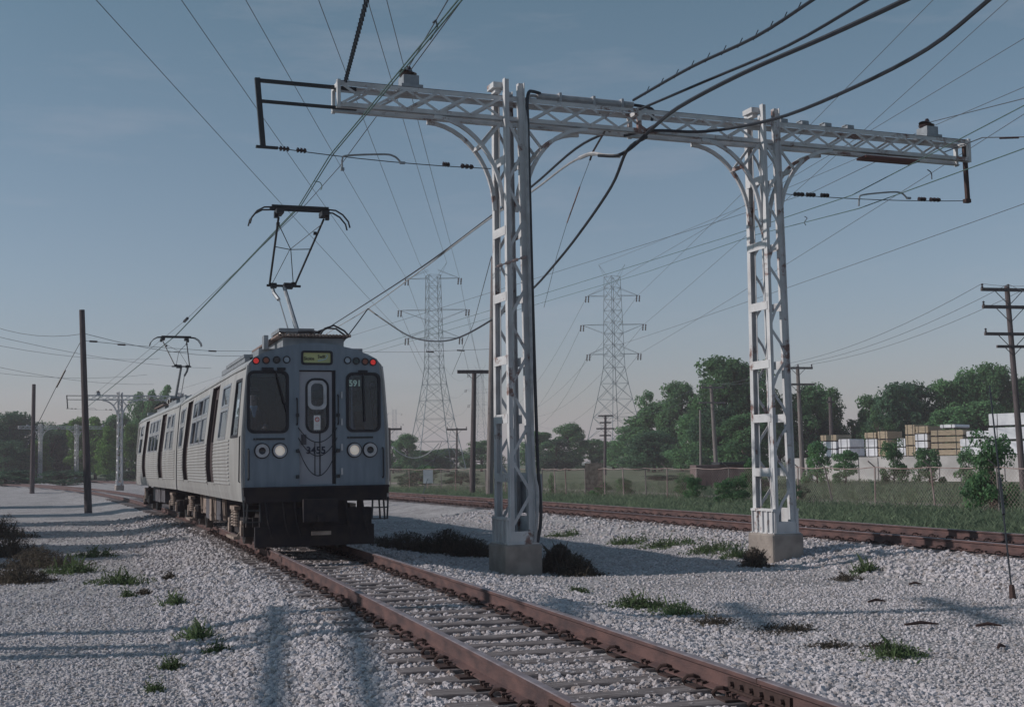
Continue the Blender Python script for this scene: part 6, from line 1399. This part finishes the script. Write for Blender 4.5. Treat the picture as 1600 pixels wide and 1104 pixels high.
def weed(px, py, wpx, hpx, m, label, nb=150, kind='tuft'):
    p = atz(px, py, -0.4); p = atz(px, py, gz(p.x, p.y)); wd = wpx / 2000 * p.y; h = hpx / 2000 * p.y; r = np.random.RandomState(int(px * 7 + py))
    g0 = gz(p.x, p.y); dry = m == 'drygrass'; V_ = []
    nst = int(nb * (2.2 if dry else 1.1)); k = r.randint(0, max(4, nb // 4), nst); cx = r.normal(scale=wd * 0.28, size=(k.max() + 1, 2)) * np.array([1, 0.8]); ch = r.uniform(0.3, 1.0, k.max() + 1) * np.exp(-0.5 * (np.hypot(cx[:, 0], cx[:, 1]) / (wd * 0.42)) ** 2)
    xy = np.array([p.x, p.y]) + cx[k] + r.normal(scale=wd * 0.06 + 0.012, size=(nst, 2))
    for frac, hh, sp in ((0.4, 1.0, 0.5), (0.6, 0.55, 1.1)):
        sel = r.rand(nst) < frac; q = xy[sel]
        z = ground_z(q[:, 0], q[:, 1]); H_ = h * hh * (0.75 if dry else 1.0) * ch[k[sel]] * r.uniform(0.4, 1.15, len(q)); w0 = (0.0013 + 0.00011 * p.y) * (0.7 if dry else 1.0)
        a = r.uniform(0, 6.28, len(q)); d = np.stack([np.cos(a), np.sin(a), 0 * a], 1) * w0; ld = r.normal(scale=sp * 0.45, size=(len(q), 2))
        b = np.stack([q[:, 0], q[:, 1], z - 0.01], 1); m1 = b + np.stack([ld[:, 0] * H_ * 0.3, ld[:, 1] * H_ * 0.3, H_ * 0.6], 1); t = b + np.stack([ld[:, 0] * H_, ld[:, 1] * H_, H_], 1)
        V_.append(np.stack([b - d, b + d, m1 + d * 0.8, t], 1))
        nl = 5 if not dry else 3; f = r.uniform(0.15, 1.0, (len(q) * nl, 1)); bb = np.repeat(b, nl, 0); tt = np.repeat(t, nl, 0); c = bb * (1 - f) + tt * f + r.normal(scale=0.012 + 0.0006 * p.y, size=(len(q) * nl, 3))
        s_ = (0.008 + 0.00055 * p.y) * r.uniform(0.5, 1.4, (len(c), 1)); u = r.normal(size=(len(c), 3)); u /= np.linalg.norm(u, axis=1)[:, None]; v2 = np.cross(u, r.normal(size=(len(c), 3))); v2 /= np.linalg.norm(v2, axis=1)[:, None]
        V_.append(np.stack([c - u * s_, c + v2 * s_ * 0.5, c + u * s_, c - v2 * s_ * 0.5], 1))
    if dry and hpx > 35:      # a mass of fine twigs and dead leaves
        n_ = nb * 9; c = np.stack([p.x + r.normal(scale=wd * 0.24, size=n_), p.y + r.normal(scale=wd * 0.2, size=n_), 0 * r.rand(n_)], 1); rr_ = np.hypot((c[:, 0] - p.x) / (wd * 0.6), (c[:, 1] - p.y) / (wd * 0.5))
        c[:, 2] = ground_z(c[:, 0], c[:, 1]) + h * np.clip(0.95 - rr_ ** 2, 0.08, 1) * r.uniform(0, 1, n_) ** 0.8 * (0.75 + 0.25 * bumps(c[:, 0] * 9, c[:, 1] * 9))
        s_ = r.uniform(0.010, 0.030, (n_, 1)); u = r.normal(size=(n_, 3)); u[:, 2] += 0.6; u /= np.linalg.norm(u, axis=1)[:, None]; v2 = np.cross(u, r.normal(size=(n_, 3))); v2 /= np.linalg.norm(v2, axis=1)[:, None]
        V_.append(np.stack([c - u * s_ * 1.6, c + v2 * s_ * 0.3, c + u * s_ * 1.6, c - v2 * s_ * 0.3], 1))
    v = np.concatenate(V_).reshape(-1, 3) - np.array([p.x, p.y, g0])
    o = bpy.data.objects.new('weed_clump', cloud_mesh('weed_clump', v, M[m])); scn.collection.objects.link(o); o.location = (p.x, p.y, g0)
    return tag(o, label, 'weeds', 'weed clumps on the gravel')
for (px, py, w, h, m, lab, nb) in (
    (305, 1000, 46, 50, 'weed', 'tall dark weed clump across the shadow bands at lower left', 200), (340, 1020, 34, 36, 'weed', 'small green weeds right of the tall clump', 120), (268, 1045, 30, 34, 'weed', 'fresh low weeds below the tall clump', 120), (240, 1080, 26, 34, 'weed', 'weed tuft near the lower left bottom edge', 90), (272, 945, 40, 34, 'weed', 'light green weeds above the shadow bands', 120), (264, 905, 12, 24, 'drygrass', 'small dark stump tuft in open gravel', 60), (200, 932, 22, 16, 'weed', 'tiny bright green tuft left of centre gravel', 60), (225, 928, 18, 16, 'drygrass', 'tiny dark tuft beside the bright one', 60),
    (185, 912, 80, 34, 'weed', 'spreading green weeds at the mid left', 260), (110, 895, 80, 36, 'weed', 'weeds at the edge of the left shade', 260), (60, 885, 110, 46, 'drygrass', 'dark scrub in the left shade', 300), (15, 870, 90, 60, 'drygrass', 'dense dark scrub at the left frame edge', 300), (150, 870, 70, 26, 'weed', 'pale weeds in the left shade streaks', 160), (30, 910, 90, 44, 'drygrass', 'low dark scrub near the left edge below the shade', 260), (5, 840, 70, 50, 'drygrass', 'highest dark scrub at the left frame edge', 240),
    (875, 892, 64, 62, 'drygrass', 'dark dead bush right of the left column foundation', 520), (905, 898, 60, 40, 'drygrass', 'sparse dead stems beside the dark bush', 200), (700, 862, 100, 52, 'drygrass', 'dark dry brush between train and left column', 520), (740, 868, 60, 44, 'drygrass', 'dark brush touching the left foundation', 300), (640, 858, 90, 40, 'drygrass', 'dark brush in the shade behind the train front', 340), (600, 850, 40, 30, 'drygrass', 'brush beside the train front corner', 160),
    (885, 838, 46, 20, 'weed', 'pale weeds right of the left column', 120), (980, 850, 60, 22, 'weed', 'weeds in the middle gravel strip', 180), (1045, 856, 80, 22, 'weed', 'spreading weeds before the second column', 240), (1110, 866, 80, 26, 'weed', 'green weeds left of the second foundation', 260), (1150, 872, 50, 26, 'weed', 'weeds against the second foundation', 160), (1180, 885, 40, 46, 'drygrass', 'dead stems at the corner of the second foundation', 160),
    (1350, 898, 34, 36, 'weed', 'isolated weed tuft right of the second foundation', 160), (1322, 905, 40, 26, 'drygrass', 'dry stems beside the isolated tuft', 90), (1400, 1025, 70, 46, 'weed', 'large weed tuft at the lower right gravel', 260), (1370, 1012, 40, 20, 'drygrass', 'dry stems beside the large lower right tuft', 90), (1000, 950, 90, 34, 'weed', 'green weeds below the gravel ridge right of centre', 300), (1050, 960, 80, 36, 'weed', 'green weeds continuing right of the ridge weeds', 260), (1110, 975, 60, 30, 'drygrass', 'dry stems following the ridge weeds', 160), (1230, 985, 90, 24, 'drygrass', 'thin dry stems along the ballast edge at right', 200), (1300, 1010, 60, 18, 'drygrass', 'sparse dry stems at the ballast edge farther right', 120), (900, 925, 30, 18, 'weed', 'tiny weeds right of the dark bush', 80)):
    weed(px, py, w, h, m, lab, max(110, nb))
# scraps of wood on the gravel
for i, (px, py, L_, a) in enumerate(((1440, 976, 0.4, 0.1), (1545, 978, 0.28, -0.1), (1565, 1012, 0.12, 0.6), (1370, 940, 0.25, 0.2), (1430, 905, 0.2, 0.0))):
    p = atz(px, py, -0.38); z = gz(p.x, p.y); o = MB().tube([(-L_ / 2, 0, 0.02), (0, 0.02, 0.04), (L_ / 2, 0, 0.02)], [0.014, 0.022, 0.01], 6).build('wood_scrap', M['darkrust']); o.location = (p.x, p.y, z + 0.01); o.rotation_euler.z = a
    tag(o, ('largest dark wood scrap on the lower right gravel', 'wood scrap nearest the right frame edge', 'stubby wood scrap below the others at right', 'thin splinter left of the wood scraps', 'small splinter beside the isolated tuft')[i], 'wood scrap', 'wood scraps on the gravel')

# ------------------------------------------------------------------ masts beyond the left edge (their shadows fall into view)
om = thing('anchor_mast', 'white lattice mast beyond the left edge casting the banded shadow', 'mast', (-15.6, 12.9, -0.4))
for sx in (-1, 1):
    for sy in (-1, 1): MB().bar((sx * 0.2, sy * 0.33, 0), (sx * 0.18, sy * 0.33, 7.9), 0.25, 0.22).build('column_leg', M['whitepaint'], om)
for k in range(12):
    MB().bar((-0.2, -0.33, 0.4 + k * 0.6), (-0.2, 0.33, 1.0 + k * 0.6), 0.05).bar((-0.2, 0.33, 0.4 + k * 0.6), (-0.2, -0.33, 1.0 + k * 0.6), 0.05).build('lacing_bar', M['whitepaint'], om)
for z in (7.35, 7.9):
    for x in (0.0,): MB().bar((x - 0.3, 2.4, z), (x + 1.05, -7.5, z), 0.12 if z > 7.6 else 0.18, 0.10).build('beam_chord', M['whitepaint'], om)
for k in range(7): MB().bar((-0.1 + 0.19 * k, 1.4 - k * 1.36, 7.38), (-0.05 + 0.19 * k, 0.9 - k * 1.36, 7.88), 0.02).build('lattice_bar', M['whitepaint'], om)
op = thing('utility_pole', 'tall pole beyond the left edge whose shadow crosses the rails', 'pole', (-17.5, 14.4, -0.4))
MB().tube([(0, 0, -0.2), (0, 0, 13.2)], [0.20, 0.15], 12).build('shaft', M['woodpole'], op)
for z in (10.3, 11.4, 12.9): MB().bar((-0.1, -1.5, z), (-0.1, 1.5, z), 0.15, 0.17).build('crossarm', M['woodpole'], op)

# tidy: drop the bookkeeping property
for o in scn.objects:
    if '_w' in o.keys(): del o['_w']

# ------------------------------------------------------------------ the air
hz = MB().lohi((-1600, -1600, -4), (1600, 2100, 46)).build('haze', None)
hm = bpy.data.materials.new('thin_haze'); hm.use_nodes = True; N = hm.node_tree.nodes; N.remove(N['Principled BSDF'])
pv = N.new('ShaderNodeVolumePrincipled'); pv.inputs['Density'].default_value = 0.00055; pv.inputs['Color'].default_value = (0.95, 0.86, 0.93, 1); pv.inputs['Anisotropy'].default_value = 0.0
hm.node_tree.links.new(pv.outputs[0], N['Material Output'].inputs['Volume']); hz.data.materials.append(hm); hz['kind'] = 'stuff'; hz['label'] = 'thin pale summer haze'
scn.cycles.volume_bounces = 1
